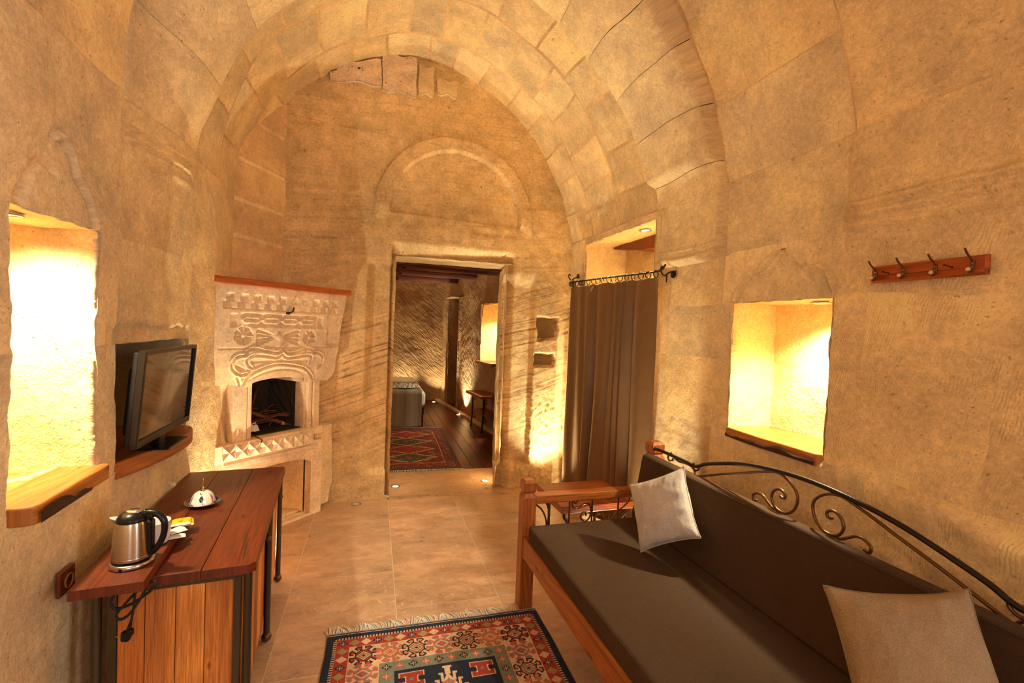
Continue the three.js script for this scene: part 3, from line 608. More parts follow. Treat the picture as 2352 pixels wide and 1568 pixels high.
{
  const w = struct('window_2', [bx(.05, 1.08, .06, -.56, 1.5, ZEND - .02), bx(.05, 1.08, .06, .06, 1.5, ZEND - .02), bx(.62, .05, .06, -.25, .98, ZEND - .02), bx(.62, .05, .06, -.25, 2.02, ZEND - .02)], M.woodOr);
  part('blind', new THREE.BoxGeometry(.58, 1.0, .004).translate(-.25, 1.5, ZEND - .02), M.day, w);
}

// ---- the bedroom beyond the doorway
const xr = z => 1.84 + (z + 4.95) * .1373;
{
  const fl = struct('floor_bedroom', bx(5.2, .1, 4.6, -.6, -.066, -6.96, { r: .001 }), M.bark);
  const pw = .135; let k = 0;
  for (let x = -1.0; x < 1.9; x += pw) {
    let z = -4.672; const first = rr(.6, 1.8); let L = first;
    while (z > -9.2) { const z1 = Math.max(z - L, -9.22); part('plank', bx(pw - .003, .018, z - z1 - .003, x + pw / 2, -.010 + rr(-.0006, .0006), (z + z1) / 2, { r: .002, seg: 1, grain: 2 }), M.planks[(k += 1 + (rnd() * 2 | 0)) % 3], fl); z = z1; L = rr(1.3, 2.2); }
  }
  const cave = (f, a = 1) => a * (n3(...f, 1.4) * .035 + n3(...f, 5) * .009 + n3(...f, 15) * .006 + n3(...f, 30) * .007);
  const st = .03;
  // right wall: runs in towards the far end; niche and a dark opening
  const ys = axisVals(-.02, 2.5, st, 0, 0), zs = axisVals(-9.3, -4.9, st, 0, 0), snapZ = [[-6.945, -6.945], [-6.30, -6.30], [-8.69, -8.69], [-8.0, -8.0]];
  const right = gridGeo(zs, ys, (z, y) => { for (const [a] of snapZ) if (Math.abs(z - a) < st / 2) z = a + n3(2, y, a, 7) * .03; return [xr(z) + cave([xr(z), y, z], .9), y, z]; }, (z, y) => [z, y],
    (z, y) => !(z > -6.945 && z < -6.30 && y > .93 && y < 1.78) && !(z > -8.69 && z < -8.0 && y < 1.94));
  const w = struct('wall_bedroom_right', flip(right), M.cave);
  recess(w, 1.595, -1, { z0: -6.96, z1: -6.28, y0: .92, y1: 1.79 }, .36, M.niche, 1.5, .1373);
  const rc = [gridGeo(axisVals(1.30, 2.2, .05, 0, 0), axisVals(-.02, 1.95, .05, 0, 0), (x, y) => [x, y, -8.71 - sstep(1.7, 1.3, x) * .02 + n3(x, y, 2, 6) * .02]),
    gridGeo(axisVals(1.38, 2.2, .05, 0, 0), axisVals(-.02, 1.95, .05, 0, 0), (x, y) => [x, y, -7.98 + n3(x, y, 2, 6) * .02]),
    gridGeo(axisVals(-8.75, -7.95, .05, 0, 0), axisVals(-.02, 1.95, .05, 0, 0), (z, y) => [2.2, y, z]), gridGeo(axisVals(1.25, 2.2, .05, 0, 0), axisVals(-8.75, -7.95, .05, 0, 0), (x, z) => [x, 1.94, z])];
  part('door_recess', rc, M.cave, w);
  const far = gridGeo(axisVals(-3.1, 1.5, st, 0, 0), ys, (x, y) => [x, y, -9.1 + cave([x, y, -9.1]) + .12 * sstep(1.05, 1.45, x)]);
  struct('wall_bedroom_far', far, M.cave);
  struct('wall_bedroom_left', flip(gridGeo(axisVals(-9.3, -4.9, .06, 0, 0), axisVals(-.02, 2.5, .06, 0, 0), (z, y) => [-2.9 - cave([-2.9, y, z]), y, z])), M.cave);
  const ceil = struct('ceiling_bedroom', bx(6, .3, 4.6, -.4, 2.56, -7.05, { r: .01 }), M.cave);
  // log beams with branch stubs
  for (const [z, y, r, tilt] of [[-5.75, 2.235, .085, -.006], [-6.35, 2.23, .075, .004], [-7.3, 2.26, .08, 0], [-8.3, 2.27, .08, .003]]) {
    const g = gridGeo(axisVals(0, 6.2832, .42, 0, 0), axisVals(-2.9, 1.75, .12, 0, 0), (a, x) => { const q = r * (1 + n3(Math.cos(a), Math.sin(a) + x * .8, z, 1.7) * .22); return [x, y + tilt * x + q * Math.cos(a) + n3(x, 0, z, 1.2) * .02, z + q * Math.sin(a)]; }, (a, x) => [a * .08, x]);
    const b = part('beam', g, M.beam, ceil);
    part('knot', [ball(.028, .35, y - r * .8, z + r * .45, 8), ball(.022, .92, y + .02, z + r * .95, 8)], M.beam, b);
  }
  // pale stone kerb along the right wall



  struct('trim_1', bx(.075, .035, 4.25, xr(-7.05) - .06, .012, -7.05, { grain: 2, ry: Math.atan(.1373) }), M.plaster);
}

// ------------------------------------------------------------------ lamps: fitting, glowing lens, light
function downlight(x, y, z, label, key, aim, angle = 62, pen = .7) {
  const t = thing('recessed_downlight', label, 'lamp', [x, y, z]);
  part('trim_ring', lathe([[.030, .012], [.030, .0], [.040, -.003], [.043, .0], [.043, .004]], 0, 0, 0, 32), M.ring, t);
  part('lens', lathe([[0, .002], [.02, .001], [.0305, .004]], 0, 0, 0, 24), M.lens, t);
  spot(x, y - .012, z, ...aim, WARM, LIGHT[key], angle * D, pen, 1.4);
}
downlight(-1.0, 1.708, -1.665, 'round spotlight in the roof of the bright recess at the left edge', 'leftNiche', [-1.02, 1.28, -1.86], 58, .95);
downlight(1.872, 1.612, -1.60, 'round spotlight in the roof of the bright recess above the sofa', 'rightNiche', [1.885, 1, -1.62], 62);
downlight(1.86, 2.19, -3.02, 'round spotlight in the roof of the recess behind the curtain rod', 'windowNiche', [1.88, 1, -3.05], 62);
downlight(1.80, 1.772, -6.6, 'round spotlight in the wall recess of the bedroom', 'farNiche', [1.8, 1, -6.62], 60);
function uplight(x, z, label, key, aim, angle = 38, y = 0, lit = true) {
  const t = thing('floor_uplight', label, 'lamp', [x, y, z], 0);
  part('trim_ring', lathe([[.026, .001], [.028, .004], [.036, .0045], [.040, .001]], 0, 0, 0, 32), M.ring, t);
  part('lens', lathe([[.0265, .0015], [.015, .003], [0, .0035]], 0, 0, 0, 24), lit ? M.lens : M.lensOff, t);
  if (lit) spot(x, y + .008, z, ...aim, UPW, LIGHT[key], angle * D, .8, 1.3);
}
uplight(.225, -4.25, 'lit floor lamp at the left foot of the doorway', 'floorA', [.225, 1, -4.25], 62);
uplight(1.045, -4.275, 'lit floor lamp at the right foot of the doorway', 'floorB', [1.36, .5, -4.30], 58);
uplight(1.50, -3.85, 'lit floor lamp in the corner behind the small table and the sofa end', 'floorC', [1.60, 1, -3.93], 50);
uplight(-.094, -3.885, 'unlit round floor lamp at the foot of the wall beside the fireplace', '', [0, 0, 0], 30, 0, false);
uplight(1.36, -7.56, 'lit floor lamp by the bedroom wall beyond the rug', 'floorD', [1.47, 1, -7.56], 44, 0);
uplight(.55, -8.93, 'lit floor lamp behind the head of the bed', 'floorE', [.6, 1, -9.0], 46, 0);
uplight(1.12, -8.86, 'lit floor lamp in the far corner of the bedroom', 'floorE', [1.2, 1, -9.0], 40, 0);
uplight(1.46, -2.38, 'lit floor lamp hidden between the back of the sofa and the curtain', 'floorG', [1.40, 1, -2.40], 50);
uplight(-.80, -3.02, 'lit floor lamp hidden between the cabinet and the fireplace', 'floorF', [-.42, 1, -2.88], 58);
{ // bedside lamp left of the doorway's view
  const t = thing('bedside_lamp', 'small brass bedside lamp with white shade beyond the left side of the bedroom doorway', 'lamp', [-1.35, 0, -8.75]);
  part('stand', [lathe([[0, 0], [.12, 0], [.12, .012], [.015, .03], [.012, .95], [0, .95]], 0, 0, 0, 24)], M.brass, t);
  part('shade', lathe([[.14, .95], [.09, 1.18]], 0, 0, 0, 32), std({ color: rgb(.85, .78, .65), side: THREE.DoubleSide, emissive: rgb(1, .8, .5), emissiveIntensity: 1 }), t);
  const l = new THREE.PointLight(rgb(1, .80, .50), LIGHT.bedside); l.position.set(-1.35, 1.30, -8.75); l.castShadow = true; l.shadow.radius = 3; scene.add(l);
}
// wall lamp behind the camera
for (const [x, z, lab] of [[XL + .10, .75, 'brass wall lamp with frosted globe on the left wall behind the viewer']]) {
  const t = thing('wall_lamp', lab, 'lamp', [x, 2.0, z]);
  part('globe', ball(.075, 0, 0, 0, 24), std({ color: rgb(.95, .9, .8), emissive: rgb(1, .86, .66), emissiveIntensity: 2, transparent: false }), t);
  part('bracket', [x < 0 ? tube([[-.10, -.08, 0], [-.05, -.10, 0], [0, -.075, 0]], .008) : tube([[0, -.08, .10], [0, -.10, .05], [0, -.075, 0]], .008)], M.brass, t);
  const l = new THREE.PointLight(rgb(1, .87, .68), LIGHT.sconce); l.position.set(x, 2.0, z); l.castShadow = true; l.shadow.radius = 3.5;
  const q = x < 0 ? [.12, 0] : [0, -.12]; l.position.x += q[0]; l.position.z += q[1]; scene.add(l);
}

// ------------------------------------------------------------------ fireplace across the left back corner
const FO = V(-.835, 0, -3.30), FT = .7954;
const FP = (s, y, d) => V(s, y, d).applyAxisAngle(V(0, 1, 0), FT).add(FO);
const dHood = y => lerp(.028, .066, clamp((y - 1.0) / .635));
{
  const F = thing('fireplace', 'carved pale stone corner fireplace with wooden mantel beside the doorway', 'fireplace', [FO.x, 0, FO.z], FT);
  // chimney breast of stones with pale beds
  const ch = part('chimney_breast', ext([[-.9 + .835, 0], [.42, 0], [.42, 1.45], [-.9 + .835, 1.45]], .05, 0), M.plaster, F);
  { // its face runs from (-0.9, -3.48) to (-0.66, -3.95)
    const a = V(-.93, 0, -3.44), b = V(-.655, 0, -3.985), L = a.distanceTo(b), ang = Math.atan2(-(b.z - a.z), b.x - a.x);
    ch.geometry = new THREE.BoxGeometry(L, 1.6, .10); metricUV(ch.geometry); ch.rotation.y = ang - FT;
    const inv = V((a.x + b.x) / 2, 2.45, (a.z + b.z) / 2).sub(V(.05 * Math.sin(ang), 0, .05 * Math.cos(ang))).sub(FO).applyAxisAngle(V(0, 1, 0), -FT);
    ch.position.copy(inv);
    let y = -.79; const hs = [.33, .24, .27, .29, .26, .20];
    for (const h of hs) { const g = gridGeo(axisVals(-L / 2 + .01, L / 2 - .012, .03, .02, .004), axisVals(y, y + h, .03, .02, .013), (u, v, d) => [u, v, .056 - d + n3(u, v, h * 9, 9) * .004]); part('stone', g, M.chim, ch); y += h; }
  }
  part('mantel_shelf', bx(1.02, .038, .36, .335, 1.668, -.085, { grain: 0, r: .003 }), M.mantel, F, 'reddish wooden mantel shelf');
  // the carved hood
  const P = a => smoothPts(a, 4);
  const lines = [P([[.306, 1.25], [.283, 1.222], [.232, 1.223], [.155, 1.241], [.092, 1.247], [.061, 1.233], [.047, 1.209]]), P([[.047, 1.209], [.002, 1.203], [-.024, 1.182], [-.033, 1.149], [-.018, 1.115], [.02, 1.088], [.06, 1.09]]),
    P([[.306, 1.25], [.342, 1.215], [.409, 1.218], [.471, 1.239], [.536, 1.237], [.564, 1.209]]), P([[.564, 1.209], [.604, 1.207], [.64, 1.178], [.638, 1.131], [.601, 1.099]]),
    P([[.307, 1.208], [.267, 1.188], [.205, 1.198], [.135, 1.206], [.088, 1.202], [.063, 1.179], [.074, 1.144], [.095, 1.128]]), P([[.307, 1.208], [.349, 1.183], [.441, 1.19], [.524, 1.193], [.548, 1.175], [.533, 1.136]]),
    P([[.005, 1.074], [.036, 1.018], [.075, 1.074], [.153, 1.114], [.263, 1.139], [.381, 1.13], [.495, 1.099], [.542, 1.057], [.563, 1.022]])];
  const lines2 = [P([[.10, 1.165], [.2, 1.168], [.307, 1.16], [.42, 1.16], [.51, 1.155]]), P([[-.01, 1.15], [.04, 1.125], [.055, 1.10]]), P([[.09, 1.05], [.17, 1.085], [.28, 1.105], [.40, 1.098], [.50, 1.06]])];
  const carve = (s, y) => {
    let h = n3(s, y, 1, 7) * .003 + n3(s, y, 2, 24) * .0015;
    const e = .0035, box = (a, b, c, d) => sstep(a - e, a + e, s) * sstep(b + e, b - e, s) * sstep(c - e, c + e, y) * sstep(d + e, d - e, y);
    if (y > 1.46) for (let k = 0; k < 10; k++) {
      const a = -.085 + k * .088, wear = k === 5 || k === 6 ? .3 : 1;
      h -= .016 * wear * box(a, a + .043, 1.548, 1.592) + .014 * wear * box(a - .016, a + .028, 1.503, 1.546) + .010 * box(a - .016, a + .072, 1.500, 1.504);
    }
    h -= .009 * box(.005, .578, 1.392, 1.476);
    if (y > 1.38 && y < 1.49) for (let k = 0; k < 4; k++) {
      const u = Math.abs(s - (.078 + k * .139)), v = Math.abs(y - 1.434), d = Math.max(v - .021, u - .066, (u - .066 + (v - .0) * 1.0) * .7);
      h += .010 * sstep(.003, -.001, d) - .010 * sstep(-.010, -.013, d);
    }
    for (const [cs, cy, R] of [[.031, 1.336, .060], [.517, 1.323, .054]]) { const r = Math.hypot(s - cs, y - cy); if (r < R) { const q = Math.abs(Math.sin(4 * Math.atan2(y - cy, s - cs) + .4)); h -= .019 * Math.pow(q, .7) * sstep(R, R - .006, r) * sstep(0, .02, r); } }
    const dx = Math.abs(s - .274), dy = y - 1.328; if (dx > .026 && dx < .158 && Math.abs(dy) < dx * .40) h -= .016 * Math.abs(Math.sin(dy / dx / .40 * 6.283 + .6)) * sstep(.026, .06, dx) * sstep(.158, .154, dx);
    h += .006 * sstep(.026, .012, Math.hypot(s - .274, dy));
    for (const cs of [-.035, .603]) h -= .010 * sstep(.022, .017, Math.max(Math.abs(s - cs), Math.abs(y - 1.43) - .02));
    h -= .006 * box(-.12, 1, 1.251, 1.257);
    if (y < 1.27) for (const l of lines) { const d = segDist(s, y, l); h += groove(d, .008, .010) + ridge(Math.abs(d - .013), .008, .006); }
    if (y < 1.2) for (const l of lines2) h += groove(segDist(s, y, l), .007, .006);
    if (s > .665 && y > 1.26) h -= .006 * sstep(.665, .671, s);
    return h * .78;
  };
  const right = y => .752 + (y - 1.0) * .125 + n3(0, y, 3, 13) * .008 - .06 * sstep(1.06, .98, y), left = -.165;
  const bottom = s => 1.002 + .030 * sstep(.10, -.06, s) + (s > .105 && s < .49 ? .012 + .036 * Math.sqrt(Math.max(0, 1 - Math.pow((s - .297) / .20, 2))) : 0);
  const uu = axisVals(0, 1, .0062, .3, 0).map(([a, d]) => [a, d]), vv = axisVals(0, 1, .0078, .34, 0);
  part('hood', gridGeo(uu, vv, (a, b, dep) => {
    const y0 = lerp(1.0, 1.648, b), s = lerp(left, right(y0), a), y = lerp(bottom(s), 1.648, b);
    return [s, y, dHood(y) + (dep > .01 ? -dep : carve(s, y) - dep)];
  }, (a, b) => [a, b * .65]), M.hearth, F);
  // jambs: plain outer block, rolled inner edge
  const rb = (a, b, y0, y1, d0, d1, r = .006) => bx(b - a, y1 - y0, d1 - d0, (a + b) / 2, (y0 + y1) / 2, (d0 + d1) / 2, { r });
  part('jamb', [rb(.0, .094, .655, 1.04, -.2, .004), rb(.096, .131, .655, 1.03, -.13, .0, .012)], M.hearth, F);
  part('jamb', [rb(.600, .652, .645, 1.03, -.34, .006), rb(.556, .598, .645, 1.03, -.12, -.004, .014), rb(.545, .557, .655, 1.05, -.13, -.03, .004)], M.hearth, F);
  // hollow with a half column between the left jamb and the wall
  part('side_column', [rb(-.14, .004, .62, 1.04, -.30, -.075), lathe([[.040, .655], [.030, .70], [.016, .80], [.013, .86], [.018, .97], [.032, 1.0], [.04, 1.03]], -.048, 0, -.055, 24)], M.plaster, F);
  // the firebox: pale cheeks in front, sooted stone behind
  const tri = (a, b, c, d) => { const g = new THREE.BufferGeometry(); g.setAttribute('position', new THREE.Float32BufferAttribute([...a, ...b, ...c, ...a, ...c, ...d], 3)); g.setAttribute('uv', new THREE.Float32BufferAttribute([0, 0, .3, 0, .3, .4, 0, 0, .3, .4, 0, .4], 2)); g.computeVertexNormals(); return g; };
  part('firebox', [tri([.10, .655, -.12], [.30, .655, -.36], [.30, 1.2, -.36], [.10, 1.2, -.12]), tri([.30, .655, -.36], [.49, .655, -.36], [.49, 1.2, -.36], [.30, 1.2, -.36]), tri([.49, .655, -.36], [.548, .655, -.125], [.548, 1.2, -.125], [.49, 1.2, -.36]),
    tri([.10, 1.12, .0], [.55, 1.12, .0], [.49, 1.12, -.36], [.30, 1.12, -.36]), tri([.09, .662, -.05], [.55, .662, -.05], [.49, .662, -.36], [.30, .662, -.36])], M.soot, F, 'soot-black firebox');
  // hearth slab with a band of cut stars
  part('hearth_slab', [rb(-.15, .60, .548, .657, -.30, .022, .008), rb(.55, .69, .60, .657, -.30, .0, .006)], M.hearth, F);
  const star = []; const s0 = -.075, w = .0826, yb = i => .563 - i * .0026, ht = .083;
  for (let i = 0; i < 8; i++) {
    const x0 = s0 + i * w + .003, x1 = s0 + (i + 1) * w - .003, a = yb(i), b = a + ht, xm = (x0 + x1) / 2, ym = (a + b) / 2, zt = .036, zl = .020;
    const c = [[x0, a, zt], [x1, a, zt], [x1, b, zt], [x0, b, zt]], m = [[xm, a, zl], [x1, ym, zl], [xm, b, zl], [x0, ym, zl]], o = [xm, ym, zt + .002], v = [];
    for (let k = 0; k < 4; k++) v.push(...o, ...m[(k + 3) % 4], ...c[k], ...o, ...c[k], ...m[k]);
    const g = new THREE.BufferGeometry(); g.setAttribute('position', new THREE.Float32BufferAttribute(v, 3)); g.setAttribute('uv', new THREE.Float32BufferAttribute(v.filter((_, k) => k % 3 < 2).map(q => q), 2)); g.computeVertexNormals();
    const base = rb(x0 - .003, x1 + .003, a - .004, b + .004, -.02, .020, .001); star.push([norm(g), norm(base)]);
  }
  star.forEach(q => part('star_block', q, M.hearth, F));
  // lower opening under the slab
  const lo = new THREE.Shape(); lo.moveTo(-.15, .0); lo.lineTo(-.15, .55); lo.lineTo(.69, .55); lo.lineTo(.69, 0); lo.closePath();
  const hole = new THREE.Path(); hole.moveTo(.03, .02); hole.lineTo(.03, .38); hole.quadraticCurveTo(.10, .448, .31, .450); hole.quadraticCurveTo(.56, .448, .595, .40); hole.lineTo(.595, .02); hole.closePath(); lo.holes.push(hole);
  const lg = new THREE.ExtrudeGeometry(lo, { depth: .05, bevelEnabled: true, bevelSize: .006, bevelThickness: .006, bevelSegments: 2, curveSegments: 20 }); lg.translate(0, 0, -.055);
  part('lower_arch', [lg, rb(-.05, .64, .495, .53, -.06, .012, .006)], M.hearth, F);
  part('lower_recess', [tri([.0, .02, -.05], [.25, .02, -.33], [.25, .5, -.33], [.0, .5, -.05]), tri([.25, .02, -.33], [.46, .02, -.33], [.46, .5, -.33], [.25, .5, -.33]), tri([.46, .02, -.33], [.58, .02, -.06], [.58, .5, -.06], [.46, .5, -.33])], M.plaster, F);
  part('lower_jamb', [rb(.655, .700, .03, .53, -.2, -.035, .008)], M.hearth, F);
  part('side_block', gridGeo(axisVals(.66, .825, .02, .25, 0), axisVals(.03, .64, .02, .25, 0), (s, y, d) => [s + n3(s, y, 1, 9) * .010 - .03 * sstep(.2, .03, y) * (s > .75 ? 1 : 0), y + n3(y, s, 2, 8) * .006, -.045 - d + rough(s, y, 3)]), M.plaster, F, 'rough plastered pier');
  part('plinth', bx(.82, .036, .30, .37, .018, -.235, { r: .006, grain: 0 }), M.plaster, F);
  part('nail', [tube([[.338, 1.492, .055], [.345, 1.50, .085], [.352, 1.528, .088]], .005), bx(.03, .016, .012, .330, 1.488, .058)], M.iron, F, 'bent iron nail in the carved hood');
}
{ // kindling
  const SK = M.kindling, S0 = 'thin dry stick heaped in the firebox of the corner fireplace', G0 = 'dry sticks in the firebox';
  const light = std({ color: rgb(.75, .48, .22), roughness: .7 });
  const mk = (pts, r, label, group) => { const c = pts.map(p => FP(...p)), o = c[0].clone(); const q = c.map(p => p.sub(o).toArray()); const g = tube(q, r, 5, 7); const m = single('stick', g, SK, label, 'stick', group, o.toArray()); return m; };
  const big = mk([[.155, .845, -.19], [.25, .785, -.13], [.33, .745, -.09], [.405, .712, -.065]], .0125, 'thickest dry branch lying across the heap in the firebox');
  const e = FP(.405, .712, -.065).sub(big.position); const tip = part('broken_end', new THREE.ConeGeometry(.012, .05, 7).rotateZ(-1.9).rotateY(FT).translate(e.x + .012, e.y - .006, e.z), light, big, 'pale broken end');
  mk([[.36, .94, -.30], [.30, .86, -.25], [.25, .80, -.20], [.20, .72, -.14]], .0095, 'dark forked branch leaning against the back of the firebox');
  seedState = 99;
  for (let i = 0; i < 26; i++) {
    const s = rr(.17, .45), d = rr(-.27, -.06), a = rr(-1, 1) + (i % 2 ? 1.57 : .2), L = rr(.07, .16), y = .672 + rr(0, .07) + Math.max(0, .05 - Math.abs(s - .28) * .3), up = rr(-.2, .9) * L * (i < 16 ? .35 : 1);
    const cl = q => [clamp(q[0], .15, .53), Math.max(.67, q[1]), clamp(q[2], -.30 + Math.max(0, .27 - q[0]) * 1.0, -.02)];
    mk([cl([s - Math.cos(a) * L, y, d - Math.sin(a) * L * .6]), cl([s + rr(-.02, .02), y + up * .5 + rr(0, .015), d]), cl([s + Math.cos(a) * L, y + up, d + Math.sin(a) * L * .6])], rr(.0025, .0055), S0, G0);
  }
  mk([[.16, .672, -.05], [.13 + .03, .668, .0], [.175, .65, .040], [.165, .636, .050]], .004, 'short twig hanging over the front edge of the hearth slab');
  const pg = new THREE.PlaneGeometry(.09, .07, 8, 6), pp = pg.attributes.position; for (let i = 0; i < pp.count; i++) pp.setZ(i, n3(pp.getX(i), pp.getY(i), 1, 40) * .012); pg.computeVertexNormals(); pg.rotateX(-.7);
  const w = FP(.185, .715, -.09); single('paper_scrap', [pg, pg.clone().translate(0, -.002, 0)], M.paper, 'crumpled white paper scrap under the sticks in the firebox', 'paper', null, w.toArray());
  scene.children[scene.children.length - 1].rotation.y = FT;
}

// ------------------------------------------------------------------ left wall: sills, shelf, television, socket
{
  // sill of the left recess: rounded board, the pale board behind it
  const sh1 = new THREE.Shape(); sh1.moveTo(-1.0, -1.915); sh1.lineTo(-.90, -1.935); sh1.quadraticCurveTo(-.872, -1.955, -.862, -1.93); sh1.lineTo(-.845, -1.56); sh1.quadraticCurveTo(-.846, -1.53, -.88, -1.525); sh1.lineTo(-1.0, -1.53); sh1.closePath();
  const g = new THREE.ExtrudeGeometry(sh1, { depth: .04, bevelEnabled: true, bevelSize: .006, bevelThickness: .006, bevelOffset: -.006, bevelSegments: 3, curveSegments: 10 });
  g.rotateX(Math.PI / 2); g.scale(1, 1, 1); metricUV(g, 2, .2, .4); g.translate(0, .92, 0);
  // rotateX(+90) sends shape y to z
  const sillL = single('window_sill', g, M.woodSill, 'orange-brown board with dark bark edge on the sill of the left bright recess', 'sill');
  part('bark_edge', gridGeo(axisVals(-1.80, -1.535, .008, 0, 0), axisVals(0, 1, .1, 0, 0), (z, b) => { const x0 = lerp(-.862, -.845, (z + 1.93) / .37), top = sstep(-1.81, -1.70, z) * (.5 + n3(z, 0, 2, 14) * .7), a = b * lerp(.25, 1.35, clamp(top)) ; return a < 1 ? [x0 + .0085 + .001 * Math.sin(a * 3), lerp(.880, .917, a), z] : [x0 + .006 - (a - 1) * .05, .9268, z]; }), M.bark, sillL, 'dark burnt bark along the near edge');
  single('sill_board', bx(.20, .03, .385, -1.103, .900, -1.722, { grain: 0, r: .003 }), std({ map: WD.light.map, roughness: .6, color: rgb(1.15, 1.2, 1.25) }), 'pale bleached board at the back of the left bright recess', 'board');
  // rounded shelf of the television recess
  const s2 = new THREE.Shape(); s2.moveTo(-1.19, -2.045); s2.lineTo(-.902, -2.05); s2.bezierCurveTo(-.855, -2.15, -.80, -2.46, -.835, -2.62); s2.bezierCurveTo(-.85, -2.70, -.88, -2.73, -.92, -2.735); s2.lineTo(-1.19, -2.735); s2.closePath();
  const g2 = new THREE.ExtrudeGeometry(s2, { depth: .05, bevelEnabled: true, bevelSize: .008, bevelThickness: .008, bevelOffset: -.008, bevelSegments: 3, curveSegments: 24 });
  g2.rotateX(Math.PI / 2); metricUV(g2, 2, .7, .1); g2.translate(0, .886, 0);
  single('wall_shelf', g2, M.woodOr, 'rounded reddish wooden shelf under the television', 'shelf');
  const t = thing('television', 'small black flat television on the rounded wall shelf', 'television', [-.855, .895, -2.33], Math.PI / 2 + .02);
  const tilt = -.075, W = .555, Hh = .365, cy = .048 + Hh / 2, rot = q => q.rotateX(-tilt).translate(0, .0, 0);
  const fr = new THREE.Shape([[-W / 2, 0], [W / 2, 0], [W / 2, Hh], [-W / 2, Hh]].map(p => new THREE.Vector2(...p))); fr.holes.push(new THREE.Path([[-W / 2 + .012, .022], [-W / 2 + .012, Hh - .012], [W / 2 - .012, Hh - .012], [W / 2 - .012, .022]].map(p => new THREE.Vector2(...p))));
  const fg = new THREE.ExtrudeGeometry(fr, { depth: .022, bevelEnabled: true, bevelSize: .002, bevelThickness: .002, bevelSegments: 1 }); fg.translate(0, .048, -.012);
  part('frame', rot(fg), M.black, t);
  part('screen', rot(new THREE.BoxGeometry(W - .02, Hh - .03, .006).translate(0, .048 + Hh / 2 + .004, 0)), M.screen, t);
  part('back_housing', [rot(bx(W - .01, Hh - .01, .02, 0, cy, -.022, { r: .006 })), rot(bx(W * .8, Hh * .72, .035, 0, cy - .02, -.045, { r: .015 })), rot(bx(.20, .09, .05, W * .36, .095, -.045, { r: .014 }))], M.blackMatt, t);
  part('stand', [bx(.22, .008, .13, 0, .004, .0, { r: .004 }), bx(.06, .05, .03, 0, .03, -.012)], M.black, t);
  part('wall_bracket', [bx(.02, .14, .02, .06, .20, -.10), bx(.02, .03, .06, .06, .22, -.075)], M.iron, t);
  const so = thing('wall_socket', 'brown wooden socket plate with round outlet on the left wall beside the cabinet', 'socket', [-.888, .618, -1.748], Math.PI / 2);
  part('plate', bx(.078, .078, .012, 0, 0, 0, { r: .005 }), std({ color: rgb(.16, .035, .012), roughness: .35 }), so);
  part('outlet', [lathe([[0, 0], [.018, .0], [.0215, .004], [.0225, .008], [.020, .009]], 0, 0, 0, 32).rotateX(Math.PI / 2).translate(0, 0, .003)], std({ color: rgb(.35, .13, .035), roughness: .4 }), so);
  part('outlet_hole', [cyl(.003, .003, .004, 0, 0, 0, 10).rotateX(Math.PI / 2).translate(-.0095, 0, .004), cyl(.003, .003, .004, 0, 0, 0, 10).rotateX(Math.PI / 2).translate(.0095, 0, .004)], M.black, so);
}

